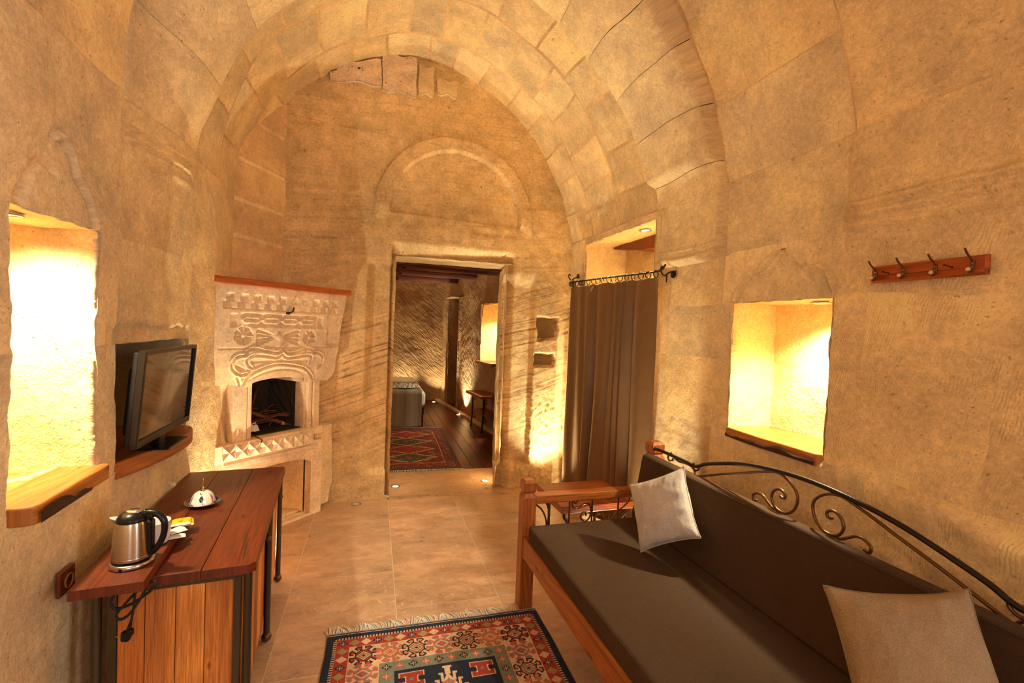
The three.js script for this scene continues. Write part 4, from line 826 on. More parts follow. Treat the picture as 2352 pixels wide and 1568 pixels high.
// ------------------------------------------------------------------ cabinet
const CAB = { o: V(-.632, 0, -2.258), a: .084 };
const CP = (x, y, z) => V(x, y, z).applyAxisAngle(V(0, 1, 0), CAB.a).add(CAB.o);
{
  const t = thing('cabinet', 'low reclaimed wood cabinet with dark iron pipe posts against the left wall', 'cabinet', CAB.o.toArray(), CAB.a);
  const xs = [-.230, -.085, .075, .232], zN = .565, zF = -.555;
  for (let i = 0; i < 3; i++) { const ch = i === 2 ? .018 : 0; const s = new THREE.Shape([[xs[i] + .0008, -zN + ch * 0], [xs[i + 1] - .0008 - ch, -zN], [xs[i + 1] - .0008, -zN + ch], [xs[i + 1] - .0008, -zF - ch], [xs[i + 1] - .0008 - ch, -zF], [xs[i] + .0008, -zF]].map(p => new THREE.Vector2(p[0], p[1])));
    const g = new THREE.ExtrudeGeometry(s, { depth: .028, bevelEnabled: true, bevelSize: .002, bevelThickness: .002, bevelOffset: -.002, bevelSegments: 2 }); g.rotateX(-Math.PI / 2); metricUV(g, 2, i * .37 + .1, i * .51); g.translate(0, .602, 0);
    part('top_plank', g, M.woodReds[[0, 1, 2][i]], t); }
  const x0 = -.185, x1 = .185, z1 = .505, z0 = -.505, yb = .075, yt = .572;
  // end boards facing the viewer
  const bw = [.072, .083, .082, .088]; let x = -.160; bw.forEach((w, i) => { part('end_board', bx(w - .0015, yt - yb - .02, .018, x + w / 2, (yt + yb) / 2, z1 - .004, { r: .002 }), M.woodLights[[3, 1, 2, 1][i]], t); x += w; });
  part('end_board', bx(.325, yt - yb, .018, 0, (yt + yb) / 2, z0 + .01), M.woodLights[1], t);
  part('back_panel', bx(.016, yt - yb, z1 - z0, x0 + .005, (yt + yb) / 2, 0), M.woodLights[0], t);
  part('bottom_panel', bx(x1 - x0, .018, z1 - z0, 0, yb, 0, { grain: 2 }), M.woodLights[0], t);
  // angle-iron frame
  const fr = [];
  for (const [zz, s] of [[z1, 1], [z0, -1]]) { fr.push(bx(.022, .50, .012, x0 + .014, .325, zz + .004 * s, { r: .001 }), bx(.022, .50, .012, x1 - .014, .325, zz + .004 * s, { r: .001 }), bx(.37, .020, .012, 0, .578, zz + .004 * s, { r: .001 }), bx(.37, .022, .012, 0, .072, zz + .004 * s, { r: .001 })); }
  for (const xx of [x0, x1]) fr.push(bx(.012, .018, 1.02, xx, .578, 0, { r: .001, grain: 2 }), bx(.012, .022, 1.02, xx, .072, 0, { r: .001, grain: 2 }));
  part('iron_frame', fr, M.pipe, t);
  for (let i = 0; i < 4; i++) part('rivet', ball(.0055, -.13 + i * .085, .581, z1 + .011, 10), M.brass, t);
  // pipe posts on ball feet
  for (const [xx, zz] of [[-.208, .522], [.205, .522], [.212, -.01], [.208, -.53], [-.208, -.53]]) {
    const p = part('pipe_post', [cyl(.0135, .0135, .575, xx, .025, zz, 24)], M.pipe, t);
    part('ball_foot', ball(.021, xx, .021, zz, 20), M.bronze, p);
  }
  // two doors of upright boards along the room side
  for (const [a, b] of [[-.50, -.03], [.01, .49]]) {
    const d = part('door', bx(.016, .018, b - a, x1 + .003, .10, (a + b) / 2, { grain: 2 }), M.woodLights[1], t);
    const n = 5, w = (b - a) / n; for (let i = 0; i < n; i++) part('door_board', bx(.018, .455, w - .002, x1 + .004, .335, a + w * (i + .5), { r: .002 }), M.woodLights[(i + 1) % 3], d);
    part('knob', [ball(.012, x1 + .035, .50, a < -.2 ? a + .05 : b - .42, 16), cyl(.005, .005, .03, 0, 0, 0, 10).rotateZ(-1.57).translate(x1 + .008, .50, a < -.2 ? a + .05 : b - .42)], M.bronze, d);
    for (const y of [.17, .47]) part('hinge', bx(.004, .05, .022, x1 + .016, y, b - .012, { r: .001 }), M.iron, d);
  }
  const kn = CP(.222, .587, -.53);
}
// ---- tray with kettle, cup, sachets; the porcelain bell on its saucer
{
  const ty = .6335;
  const p = CP(-.140, ty, .415);
  const tr = thing('serving_tray', 'dark red wooden tray board under the kettle', 'tray', [p.x, ty, p.z], CAB.a + .015);
  for (let i = 0; i < 4; i++) part('slat', bx(.0439, .030, .490, -.066 + i * .044, .0165, 0, { grain: 2, r: .0008, seg: 1 }), [M.woodTray, M.woodReds[1], M.woodTray, M.woodReds[0]][i], tr);
  for (const z of [-.2, .2]) part('foot_strip', bx(.15, .006, .03, 0, .0035, z), M.woodTray, tr);
  const y0 = ty + .032;
  // kettle: the handle points to the right of the picture
  const k = thing('kettle', 'brushed steel electric kettle with black lid and handle on the tray', 'kettle', [-.705, y0, -1.722], -.12);
  const KS = V(.70, .855, .70); k.scale.copy(KS);
  part('power_base', [lathe([[0, 0], [.078, 0], [.083, .004], [.083, .013], [.076, .018], [.06, .02], [0, .02]])], M.steel, k);
  part('base_gap', lathe([[0, .02], [.074, .020], [.074, .024], [0, .024]]), M.black, k);
  const kc = document.createElement('canvas'); kc.width = 2048; kc.height = 512; const c = kc.getContext('2d');
  c.fillStyle = '#cbb9a4'; c.fillRect(0, 0, 2048, 512); for (let i = 0; i < 500; i++) { c.fillStyle = `rgba(${rnd() < .5 ? '255,245,230' : '120,100,85'},.05)`; c.fillRect(0, rnd() * 512, 2048, 1); }
  c.font = 'bold 34px sans-serif'; c.fillStyle = '#3b3029'; c.textAlign = 'center'; c.fillText('GSM', 110, 462);
  const kt = new THREE.CanvasTexture(kc); kt.colorSpace = THREE.SRGBColorSpace; kt.wrapS = THREE.RepeatWrapping;
  const body = new THREE.MeshPhysicalMaterial({ map: kt, metalness: 1, roughness: .3, anisotropy: .85, anisotropyRotation: Math.PI / 2 });
  const prof = [[.071, .026], [.0735, .030], [.0735, .036], [.073, .05], [.0715, .08], [.069, .115], [.065, .145], [.061, .160], [.056, .168]];
  const bg = new THREE.LatheGeometry(new THREE.SplineCurve(prof.map(q => new THREE.Vector2(...q))).getPoints(40), 72);
  part('body', bg, body, k); 
  part('body_band', lathe([[.0735, .0265], [.0745, .028], [.0745, .036], [.0735, .0375]], 0, 0, 0, 64), M.steel, k);
  const lid = part('lid', lathe([[.058, .158], [.0615, .164], [.059, .172], [.051, .183], [.037, .192], [.017, .197], [0, .198]], 0, 0, 0, 56), M.black, k);
  const lb = new THREE.SphereGeometry(.034, 28, 14); lb.scale(1, .26, .75); part('lid_button', lb.translate(.006, .194, .003), M.steel, lid);
  // spout to the left, open at the top
  const sp = gridGeo(axisVals(-1, 1, .1, 0, 0), axisVals(0, 1, .1, 0, 0), (a, b) => { const w = lerp(.006, .030, b), l = lerp(.0, .052, b * b), y = lerp(.110, .168, b), R = lerp(.068, .054, b), q = Math.cos(a * 1.5708); return [-R * (1 - .2 * Math.abs(a)) - l * q + .004, y + .004 * b * q, a * w * (1 + .2 * b)]; });
  part('spout', sp, M.steel, k);
  part('spout_lining', gridGeo(axisVals(-1, 1, .1, 0, 0), axisVals(.55, 1, .1, 0, 0), (a, b) => { const w = lerp(.005, .028, b), l = lerp(.0, .048, b * b), y = lerp(.110, .1675, b), R = lerp(.065, .051, b), q = Math.cos(a * 1.5708); return [-R - l * q + .006, y + .004 * b * q, a * w]; }), std({ color: rgb(.7, .7, .72), roughness: .3 }), k);
  const hp = new THREE.CatmullRomCurve3([V(.045, .185, 0), V(.075, .187, 0), V(.107, .178, 0), V(.126, .155, 0), V(.129, .125, 0), V(.120, .09, 0), V(.103, .062, 0), V(.084, .044, 0), V(.070, .036, 0)]);
  const hg = new THREE.TubeGeometry(hp, 48, .0125, 14); { const P = hg.attributes.position; for (let i = 0; i < P.count; i++) P.setZ(i, P.getZ(i) * 1.25); hg.computeVertexNormals(); }
  part('handle', [hg, bx(.026, .125, .040, .071, .100, 0, { r: .010 }), ball(.017, .05, .184, 0), bx(.03, .02, .034, .072, .176, 0, { r: .008 })], M.black, k);
  part('base_socket', bx(.014, .012, .006, 0, .007, .0815, { r: .003 }), M.black, k);
  // flex and plug hanging down the end of the cabinet
  const w0 = V(-.705, y0, -1.722), loc = q => V(...q).sub(w0).applyAxisAngle(V(0, 1, 0), .12).divide(KS);
  const zc = -1.655;
  const cord = [[-.752, .638, zc + .004], [-.752, .626, zc + .002], [-.728, .61, zc], [-.744, .575, zc], [-.736, .553, zc], [-.715, .553, zc], [-.685, .566, zc + .004], [-.655, .588, zc + .008], [-.632, .609, zc + .006], [-.630, .622, zc + .003], [-.642, .624, zc], [-.664, .612, zc], [-.690, .585, zc], [-.71, .560, zc + .006], [-.727, .535, zc + .006], [-.720, .521, zc + .006], [-.702, .527, zc + .008], [-.682, .550, zc + .010], [-.664, .582, zc + .010], [-.655, .61, zc + .008], [-.662, .624, zc + .004], [-.676, .618, zc + .004], [-.681, .59, zc + .006], [-.683, .555, zc + .007], [-.687, .525, zc + .007], [-.690, .508, zc + .006]].map(q => loc([q[0] + .014, q[1] + (q[1] < .63 ? .010 : 0), q[2]]));
  part('power_cord', tube(cord, .0052, 6, 8), M.blackMatt, k);
  const pl = loc([-.676, .518, zc + .006]);
  const plug = part('plug', [cyl(.0095, .006, .030, 0, -.03, 0, 14).rotateZ(-.28).translate(pl.x - .0, pl.y, pl.z), bx(.034, .036, .026, pl.x - .018, pl.y - .048, pl.z, { r: .008, rz: 0 }), bx(.022, .026, .026, pl.x - .002, pl.y - .036, pl.z, { r: .007 })], M.black, k);
  part('plug_pin', [cyl(.002, .002, .018, 0, 0, 0, 8).rotateZ(1.57).translate(pl.x - .034, pl.y - .046, pl.z + .006), cyl(.002, .002, .018, 0, 0, 0, 8).rotateZ(1.57).translate(pl.x - .034, pl.y - .052, pl.z - .008)], M.brass, plug);
  // cup
  const cu = thing('cup', 'white porcelain cup standing behind the kettle', 'cup', [-.692, y0, -1.858], 2.6);
  part('body', lathe([[0, .004], [.026, .002], [.034, .006], [.039, .03], [.0405, .078], [.039, .079], [.0375, .076], [.036, .03], [.030, .010], [0, .009]]), M.white, cu);
  part('handle', tube([[.039, .062, 0], [.060, .060, 0], [.064, .042, 0], [.052, .024, 0], [.038, .020, 0]], .0045), M.white, cu);
  // sachets
  const yel = document.createElement('canvas'); yel.width = 128; yel.height = 96; const q = yel.getContext('2d'); q.fillStyle = '#f0b411'; q.fillRect(0, 0, 128, 96); q.fillStyle = '#f6ead0'; q.fillRect(0, 82, 128, 14); q.strokeStyle = '#5a3a10'; q.lineWidth = 2; q.beginPath(); q.moveTo(64, 12); q.quadraticCurveTo(80, 34, 62, 50); q.stroke(); q.fillStyle = '#4c5a20'; q.beginPath(); q.ellipse(56, 58, 9, 6, -.4, 0, 7); q.fill(); q.beginPath(); q.ellipse(70, 60, 7, 5, .5, 0, 7); q.fill();
  const yt2 = new THREE.CanvasTexture(yel); yt2.colorSpace = THREE.SRGBColorSpace; const ym = std({ map: yt2, roughness: .5 });
  const sachet = (w, h, th) => { const g = gridGeo(axisVals(-1, 1, .16, 0, 0), axisVals(-1, 1, .16, 0, 0), (a, b) => [a * w / 2, th * Math.pow(Math.max(0, (1 - a * a * a * a) * (1 - b * b * b * b)), .5), -b * h / 2], (a, b) => [a * .5 + .5, b * .5 + .5]); const g2 = g.clone(); g2.scale(1, -.15, 1); return [g, g2]; };
  for (const [x, z, dy, rot, lab] of [[-.668, -2.005, .012, .25, 'yellow tea sachet, topmost of the small pile beside the cup'], [-.661, -2.012, .004, .34, 'yellow tea sachet, lowest of the small pile beside the cup']]) { const m = single('tea_sachet', sachet(.060, .055, .006), ym, lab, 'sachet', 'tea sachets on the tray', [x, y0 + dy, z]); m.rotation.y = rot; m.rotation.x = .1; }
  for (const [x, z, dy, rot, lab] of [[-.652, -1.925, .010, .7, 'white sugar sachet lying on the other white one near the cup'], [-.646, -1.895, .002, .35, 'white sugar sachet, lower one, nearest the edge of the tray'], [-.667, -1.955, .002, 1.1, 'white sugar sachet half hidden between cup and yellow sachets']]) { const m = single('sugar_sachet', sachet(.055, .032, .006), M.paper, lab, 'sachet', 'sugar sachets on the tray', [x, y0 + dy, z]); m.rotation.y = rot; }
  // porcelain bell
  const sx = -.686, sz = -2.295, sy = .6335;
  const sa = thing('saucer', 'dark blue saucer with coppery rim on the cabinet', 'saucer', [sx, sy, sz]);
  part('dish', lathe([[0, .003], [.034, .0], [.04, .002], [.058, .009], [.0675, .0165], [.0668, .018], [.056, .0125], [.038, .006], [0, .005]], 0, 0, 0, 56), M.blue, sa);
  part('rim', new THREE.TorusGeometry(.0668, .0013, 8, 64).rotateX(1.5708).translate(0, .0172, 0), std({ color: rgb(.55, .25, .12), metalness: .8, roughness: .35 }), sa);
  const dc = document.createElement('canvas'); dc.width = 1536; dc.height = 384; const d = dc.getContext('2d'); d.fillStyle = '#efe6df'; d.fillRect(0, 0, 1536, 384);
  const leaf = (x, y, l, a, col, wd = .3) => { d.save(); d.translate(x, y); d.rotate(a); d.fillStyle = col; d.beginPath(); d.moveTo(0, 0); d.quadraticCurveTo(l * .5, -l * wd, l, 0); d.quadraticCurveTo(l * .5, l * wd * .4, 0, 0); d.fill(); d.restore(); };
  for (let i = 0; i < 6; i++) {
    const x = i * 256 + 128;
    d.strokeStyle = '#26332f'; d.lineWidth = 3; d.beginPath(); d.moveTo(x - 60, 318); d.bezierCurveTo(x - 30, 350, x + 60, 340, x + 80, 290); d.stroke(); d.beginPath(); d.moveTo(x + 20, 130); d.bezierCurveTo(x + 60, 100, x + 90, 180, x + 110, 190); d.stroke();
    if (i % 2) { d.fillStyle = '#b3202a'; for (const o of [-22, 0, 22]) { d.beginPath(); d.moveTo(x + o * .5, 290); d.quadraticCurveTo(x + o - 16, 230, x + o * 1.1, 150); d.quadraticCurveTo(x + o + 16, 230, x + o * .5, 290); d.fill(); } d.fillStyle = '#23405a'; d.beginPath(); d.arc(x, 292, 16, 0, 7); d.fill(); leaf(x - 6, 315, 120, .1, '#22602f'); leaf(x - 4, 318, 100, 3.0, '#22473f'); }
    else { d.fillStyle = '#20384e'; for (let k = 0; k < 6; k++) { d.beginPath(); d.arc(x + 26 * Math.cos(k * 1.047), 225 + 26 * Math.sin(k * 1.047), 20, 0, 7); d.fill(); } d.fillStyle = '#b3202a'; d.beginPath(); d.arc(x, 225, 12, 0, 7); d.fill(); leaf(x + 10, 265, 60, 1.0, '#22473f'); leaf(x - 90, 120, 110, .5, '#26503c'); leaf(x + 10, 120, 90, -.5, '#2a2f3a'); }
    for (let k = 0; k < 7; k++) { d.fillStyle = '#40202a'; d.beginPath(); d.arc(x - 110 + rnd() * 220, 60 + rnd() * 270, 3, 0, 7); d.fill(); }
  }
  const dt = new THREE.CanvasTexture(dc); dt.colorSpace = THREE.SRGBColorSpace; dt.wrapS = THREE.RepeatWrapping;
  const be = thing('porcelain_bell', 'white porcelain dome painted with red tulips and a gilt spike', 'ornament', [sx, sy + .0065, sz]);
  const bell = new THREE.LatheGeometry(new THREE.SplineCurve([[.048, 0], [.0485, .004], [.046, .016], [.041, .032], [.032, .046], [.020, .054], [.007, .057], [0.0005, .057]].map(p => new THREE.Vector2(...p))).getPoints(36), 64);
  { const u = bell.attributes.uv; for (let i = 0; i < u.count; i++) u.setXY(i, u.getX(i) + .06, u.getY(i) * .98); }
  part('dome', bell, new THREE.MeshPhysicalMaterial({ map: dt, roughness: .16, clearcoat: .6 }), be);
  part('finial', [lathe([[.011, .056], [.010, .058], [.004, .060], [.0035, .063], [.006, .067], [.0035, .071], [.0025, .075], [.004, .079], [.0022, .083], [.0035, .087], [.002, .091], [.003, .095], [.0018, .10], [.0024, .104], [0, .112]], 0, 0, 0, 20)], M.brass, be);
}

// ------------------------------------------------------------------ right wall: sill, coat rack
{
  const s = new THREE.Shape(); s.moveTo(2.015, -1.965); s.lineTo(1.745, -1.985); s.bezierCurveTo(1.735, -1.90, 1.72, -1.78, 1.728, -1.68); s.bezierCurveTo(1.733, -1.58, 1.722, -1.50, 1.726, -1.462); s.lineTo(1.75, -1.448); s.lineTo(2.015, -1.455); s.closePath();
  const g = new THREE.ExtrudeGeometry(s, { depth: .04, bevelEnabled: true, bevelSize: .006, bevelThickness: .006, bevelOffset: -.006, bevelSegments: 3, curveSegments: 14 });
  g.rotateX(Math.PI / 2); metricUV(g, 2, .3, .9); g.translate(0, .985, 0);
  const sill = single('window_sill', g, M.woodSill, 'golden wooden board on the sill of the bright recess above the sofa', 'sill');
  const edge = gridGeo(axisVals(-1.98, -1.46, .01, 0, 0), axisVals(0, 1, .2, 0, 0), (z, b) => { const y = lerp(.944, .962 + n3(z, 0, 0, 9) * .022, b), q = clamp((z + 1.985) / .52), x0 = lerp(1.741, 1.724, sstep(0, .45, q)); return [x0 - .003 - .004 * Math.sin(b * 3.14), y, z]; });
  part('bark_edge', edge, M.bark, sill, 'dark bark along the front edge');
  const t = thing('coat_rack', 'reddish wooden coat rack board with four hooks on the right wall', 'coat rack', [1.738, 1.693, -1.107], -Math.PI / 2);
  // local x runs towards the viewer's right: world +z
  const L = .338, Hh = .060, bd = new THREE.Shape([[-L / 2, -Hh / 2], [L / 2, -Hh / 2], [L / 2, Hh / 2], [-L / 2, Hh / 2]].map(p => new THREE.Vector2(...p)));
  const bg = new THREE.ExtrudeGeometry(bd, { depth: .008, bevelEnabled: true, bevelSize: .006, bevelThickness: .007, bevelOffset: -.006, bevelSegments: 1 }); metricUV(bg, 0, .1, .2); bg.translate(0, 0, .007);
  part('board', bg, std({ map: WD.orange.map, roughness: .3, color: rgb(.95, .58, .40) }), t);
  for (const [x, tip] of [[-.150, 1], [-.058, 1], [.037, 1], [.135, 0]]) {
    const h = part('hook', [bx(.011, .030, .004, x, .0, .024, { r: .0018 }), tube([[x, .010, .025], [x, .020, .034], [x, .032, .050], [x, .046, .062]], .003), tube([[x, -.013, .025], [x, -.021, .030], [x, -.022, .038], [x, -.016, .042]], .003)], M.bronze, t);
    if (tip) part('tip', ball(.0062, x, .049, .064, 14), M.bone, h);
    part('tip', ball(.0062, x, -.013, .043, 14).scale(1, 1, 1), M.bone, h);
    part('screw', [ball(.0024, x, .006, .0262, 8), ball(.0024, x, -.006, .0262, 8)], M.steel, h);
  }
  for (const [x, l] of [[-.106, .026], [.082, .032]]) { part('nail', [tube([[x, .0, .02], [x - .004, .005, .02 + l]], .0017), ball(.0032, x, .0, .023, 8), ball(.003, x - .004, .005, .02 + l, 8)], M.iron, t); }
}

// ------------------------------------------------------------------ curtain and rod
{
  const X = 1.655, za = -3.86, zbn = -2.515, ry = z => lerp(1.872, 1.832, (z - za) / (zbn - za));
  const r = thing('curtain_rod', 'black wrought iron curtain rod with rings across the recess', 'curtain rod', [X, 1.85, -3.2]);
  const L = (x, y, z) => [x - X, y - 1.85, z + 3.2];
  part('rod', tube([L(X, ry(za), za - .01), L(X, ry(-3.2), -3.2), L(X, ry(zbn), zbn), L(X + .005, ry(zbn) + .005, zbn + .02), L(X + .02, ry(zbn) + .035, zbn + .035)], .006, 10), M.iron, r);
  for (const [z, dz] of [[-3.88, 0], [-2.475, .0]]) {
    const y = ry(clamp(z, za, zbn)) + (z > -3 ? -.018 : .035);
    const b = part('bracket', [tube([L(XR - .005, y + .02, z), L(X + .05, y + .01, z), L(X + .012, y - .012, z), L(X - .008, y + .005, z), L(X - .014, y + .03, z), L(X - .004, y + .040, z), L(X + .002, y + .030, z)], .005), tube([L(X + .03, y + .0, z), L(X + .03, y - .05, z)], .0045)], M.iron, r);
    part('wall_plate', cyl(.024, .022, .008, 0, 0, 0, 24).rotateZ(1.5708).translate(...L(XR - .016, y + (z > -3 ? .0 : .025), z)), M.iron, b);
  }
  seedState = 41;
  const zr = [-3.855, -3.842, -3.825, -3.80, -3.785, -3.73, -3.655, -3.64, -3.615, -3.60, -3.50, -3.405, -3.33, -3.255, -3.15, -3.08, -2.985, -2.895, -2.81, -2.715, -2.63, -2.545];
  for (const z of zr) { const g = new THREE.TorusGeometry(.021, .0034, 8, 24); g.rotateY(rr(-.35, .35) + .25); g.translate(...L(X, ry(z) - .0155, z)); part('ring', g, M.iron, r); }
  // cloth: u along the rod, narrower and deeper folds low down
  const N = 260, folds = u => 8.5 * (u + .035 * Math.sin(u * 9) + .035 * Math.sin(u * 17 + 1));
  const f = (u, v) => {
    const top = 1 - v, z0 = lerp(-3.865, -2.525, u), z1 = lerp(-3.80, -2.56, u), z = lerp(z0, z1, Math.pow(v, .8));
    const amp = lerp(.012, .040, Math.pow(v, .45)) * (.55 + .6 * Math.abs(Math.sin(u * 7 + 2)));
    let x = X + .004 + amp * Math.sin(folds(u) * 6.2832 + .6 * Math.sin(v * 3 + u * 9)) + .012 * Math.sin(v * 5 + u * 14) * v;
    x += .075 * Math.exp(-Math.pow((u - (.20 + .03 * v)) / .028, 2)) * (.35 + .65 * v);       // the one deep fold
    x -= .035 * Math.exp(-Math.pow((u - .30) / .05, 2)) * v + .02 * Math.exp(-Math.pow((u - .12) / .04, 2)) * v;
    const y0 = ry(z) - .036 - .010 * Math.abs(Math.sin(folds(u) * 3.1416)) * (1 - v), y1 = .035 + .05 * Math.exp(-Math.pow((u - .36) / .10, 2));
    return [x, lerp(y0, y1, v), z + .010 * Math.cos(folds(u) * 6.2832) * v];
  };
  const g = gridGeo(axisVals(0, 1, 1 / N, 0, 0), axisVals(0, 1, 1 / 70, 0, 0), f, (u, v) => [u * 2.2, v * 1.9]);
  const c = single('curtain', g, M.curtain, 'long taupe satin curtain hanging in folds from the iron rod', 'curtain');
}

// ------------------------------------------------------------------ sofa
const SA = .014, SO = V(.797, 0, -2.30);
const SP = (x, y, z) => V(x, y, z).applyAxisAngle(V(0, 1, 0), SA).add(SO);
{
  const t = thing('sofa', 'rustic wooden sofa frame with wrought iron scroll back along the right wall', 'sofa', SO.toArray(), SA);
  const L = 1.93;
  const post = (x, z, h, w, lab) => {
    const a = w / 2, nk = h - .075;
    const g = [bx(w, nk - .012, w, x, (nk - .012) / 2, z, { r: .004 })];
    const fr = (y0, y1, w0, w1) => { const q = new THREE.CylinderGeometry(w1 * .7071, w0 * .7071, y1 - y0, 4, 1); q.rotateY(Math.PI / 4); const nn = toCreasedNormals(q.toNonIndexed(), .3); metricUV(nn); nn.translate(x, (y0 + y1) / 2, z); return nn; };
    g.push(fr(nk - .016, nk + .006, w, w * .74), fr(nk + .005, nk + .020, w * .70, w * .92), fr(nk + .019, h - .014, w * .92, w * .94), fr(h - .015, h, w * .94, w * .66));
    return part('post', g, M.woodOr, t);
  };
  post(.0, 0, .668, .072); post(.730, .035, .850, .080); post(.0, L, .680, .072); post(.722, L, .856, .080);
  part('seat_rail', bx(.034, .105, L - .07, -.012, .325, L / 2, { grain: 2, r: .005 }), M.woodOr, t);
  part('seat_rail', bx(.034, .105, L - .07, .715, .325, L / 2, { grain: 2, r: .005 }), M.woodOr, t);
  for (const z of [0, L]) {
    part('seat_rail', bx(.65, .09, .034, .357, .32, z, { grain: 0 }), M.woodOr, t);
    part('arm_rail', bx(.645, .044, .062, .357, .563, z, { grain: 0, r: .006 }), M.woodOr, t);
  }
  for (let i = 0; i < 7; i++) part('slat', bx(.69, .018, .10, .35, .348, .16 + i * .257, { grain: 0, r: .002 }), M.woodOr, t);
  // iron of the arm: uprights and scrolls
  const sc = (pts, r = .0048) => tube(pts, r, 6, 8);
  for (const z of [0, L]) {
    const S = [];
    for (const x of [.125, .240, .375, .535]) part('bar', tube([[x, .36, z], [x, .545, z]], .0052, 3, 8), M.bronze, t);
    S.push(sc([[.045, .530, z], [.080, .50, z], [.105, .45, z], [.115, .37, z]]));
    S.push(sc([[.288, .531, z], [.276, .520, z], [.264, .527, z], [.262, .541, z], [.255, .515, z], [.268, .495, z], [.295, .493, z], [.325, .512, z], [.350, .513, z], [.366, .49, z], [.367, .45, z], [.352, .423, z], [.325, .420, z], [.308, .443, z], [.320, .466, z], [.338, .462, z], [.340, .448, z]]));
    S.push(sc([[.383, .37, z], [.386, .41, z], [.402, .440, z], [.425, .446, z], [.440, .425, z], [.434, .40, z], [.418, .398, z], [.414, .410, z]]));
    S.push(sc([[.50, .38, z], [.505, .42, z], [.535, .455, z], [.57, .48, z], [.60, .51, z], [.605, .535, z]]));
    part('arm_scroll', S, M.bronze, t);
  }
  // iron back: arched rail and scrolls, mirrored about the middle
  const bxX = .703, zc = 1.0;
  const A = [[.985, .812], [.90, .811], [.66, .812], [.585, .812], [.53, .838], [.44, .868], [.315, .903], [.16, .928], [0, .937]];
  A.forEach(a => { a[1] = 1.45 - (1.45 - a[1]) * .985; });
  const prof = [...A.map(([d, y]) => [bxX, y, zc - d + .0]), ...A.slice(0, -1).reverse().map(([d, y]) => [bxX, y, zc + d])].filter(p => p[2] > .03 && p[2] < L - .03);
  part('back_rail', [tube([[bxX, .812, .03], ...prof, [bxX, .812, L - .03]], .0085, 8, 10)], M.iron, t);
  part('back_rail', tube([[bxX, .44, .03], [bxX, .44, L - .03]], .008, 4, 8), M.iron, t);
  for (const sgn of [-1, 1]) {
    const q = pts => pts.map(([z, y]) => [bxX, 1.462 - (1.45 - y) * .985, zc + sgn * -(z + 1.32)]);
    part('back_scroll', [
      sc(q([[-1.90, .752], [-1.875, .761], [-1.75, .81], [-1.631, .853], [-1.52, .893], [-1.443, .912], [-1.385, .893], [-1.352, .853], [-1.362, .80], [-1.402, .768], [-1.447, .776], [-1.466, .81], [-1.452, .842], [-1.424, .852], [-1.404, .838], [-1.410, .822], [-1.424, .826]]), .0055),
      sc(q([[-1.405, .768], [-1.45, .765], [-1.485, .785], [-1.508, .800], [-1.535, .800], [-1.556, .785], [-1.552, .765], [-1.537, .768]]), .0052),
      sc(q([[-1.885, .812], [-1.89, .790], [-1.91, .778], [-1.93, .790], [-1.925, .808], [-1.912, .805]]), .005),
      sc(q([[-2.10, .812], [-2.12, .80], [-2.125, .78], [-2.11, .768], [-2.09, .775], [-2.08, .79], [-2.03, .785], [-1.98, .79], [-1.93, .785], [-1.90, .752]]), .005)], M.bronze, t);
  }
  for (const z of [.16, .93, 1.7]) part('back_bar', tube([[bxX, .44, z], [bxX, .75, z]], .006, 3, 8), M.iron, t);
}
function cushion(w, h, d, r, wob) {   // box with softly rounded edges; x, y, z sizes
  const g = new RoundedBoxGeometry(w, h, d, 5, r); metricUV(g, 2);
  return g;
}
{
  const c = SP(.298, 0, .97);
  const sc = thing('seat_cushion', 'long dark brown seat cushion on the sofa', 'cushion', [c.x, .357, c.z], SA);
  const g = cushion(.632, .093, 1.80, .018); g.translate(0, .0475, 0);
  { const P = g.attributes.position; for (let i = 0; i < P.count; i++) { const x = P.getX(i), y = P.getY(i), z = P.getZ(i); if (y > .06) P.setY(i, y + .004 * Math.cos(x * 4) * Math.cos(z * 1.6)); } }
  part('cover', g, M.sofa, sc);
  part('piping', [tube([[-.311, .088, -.885], [-.311, .088, .885]], .0022, 4, 6), tube([[-.311, .007, -.885], [-.311, .007, .885]], .0022, 4, 6), tube([[-.30, .088, -.896], [.30, .088, -.896]], .0022, 4, 6)], M.sofa, sc);
  const b = SP(.652, 0, .97);
  const bc = thing('back_cushion', 'long dark brown back cushion leaning on the iron sofa back', 'cushion', [b.x, .452, b.z], SA);
  const g2 = cushion(.066, .345, 1.80, .018); g2.translate(-.022, .170, 0);
  { const P = g2.attributes.position; for (let i = 0; i < P.count; i++) { const y = P.getY(i); P.setX(i, P.getX(i) + (y - .0) * .16 - .028); } g2.computeVertexNormals(); }
  part('cover', g2, M.sofa, bc);
  part('piping', tube([[-.030, .336, -.885], [-.030, .336, .885]], .0022, 4, 6), M.sofa, bc);
}
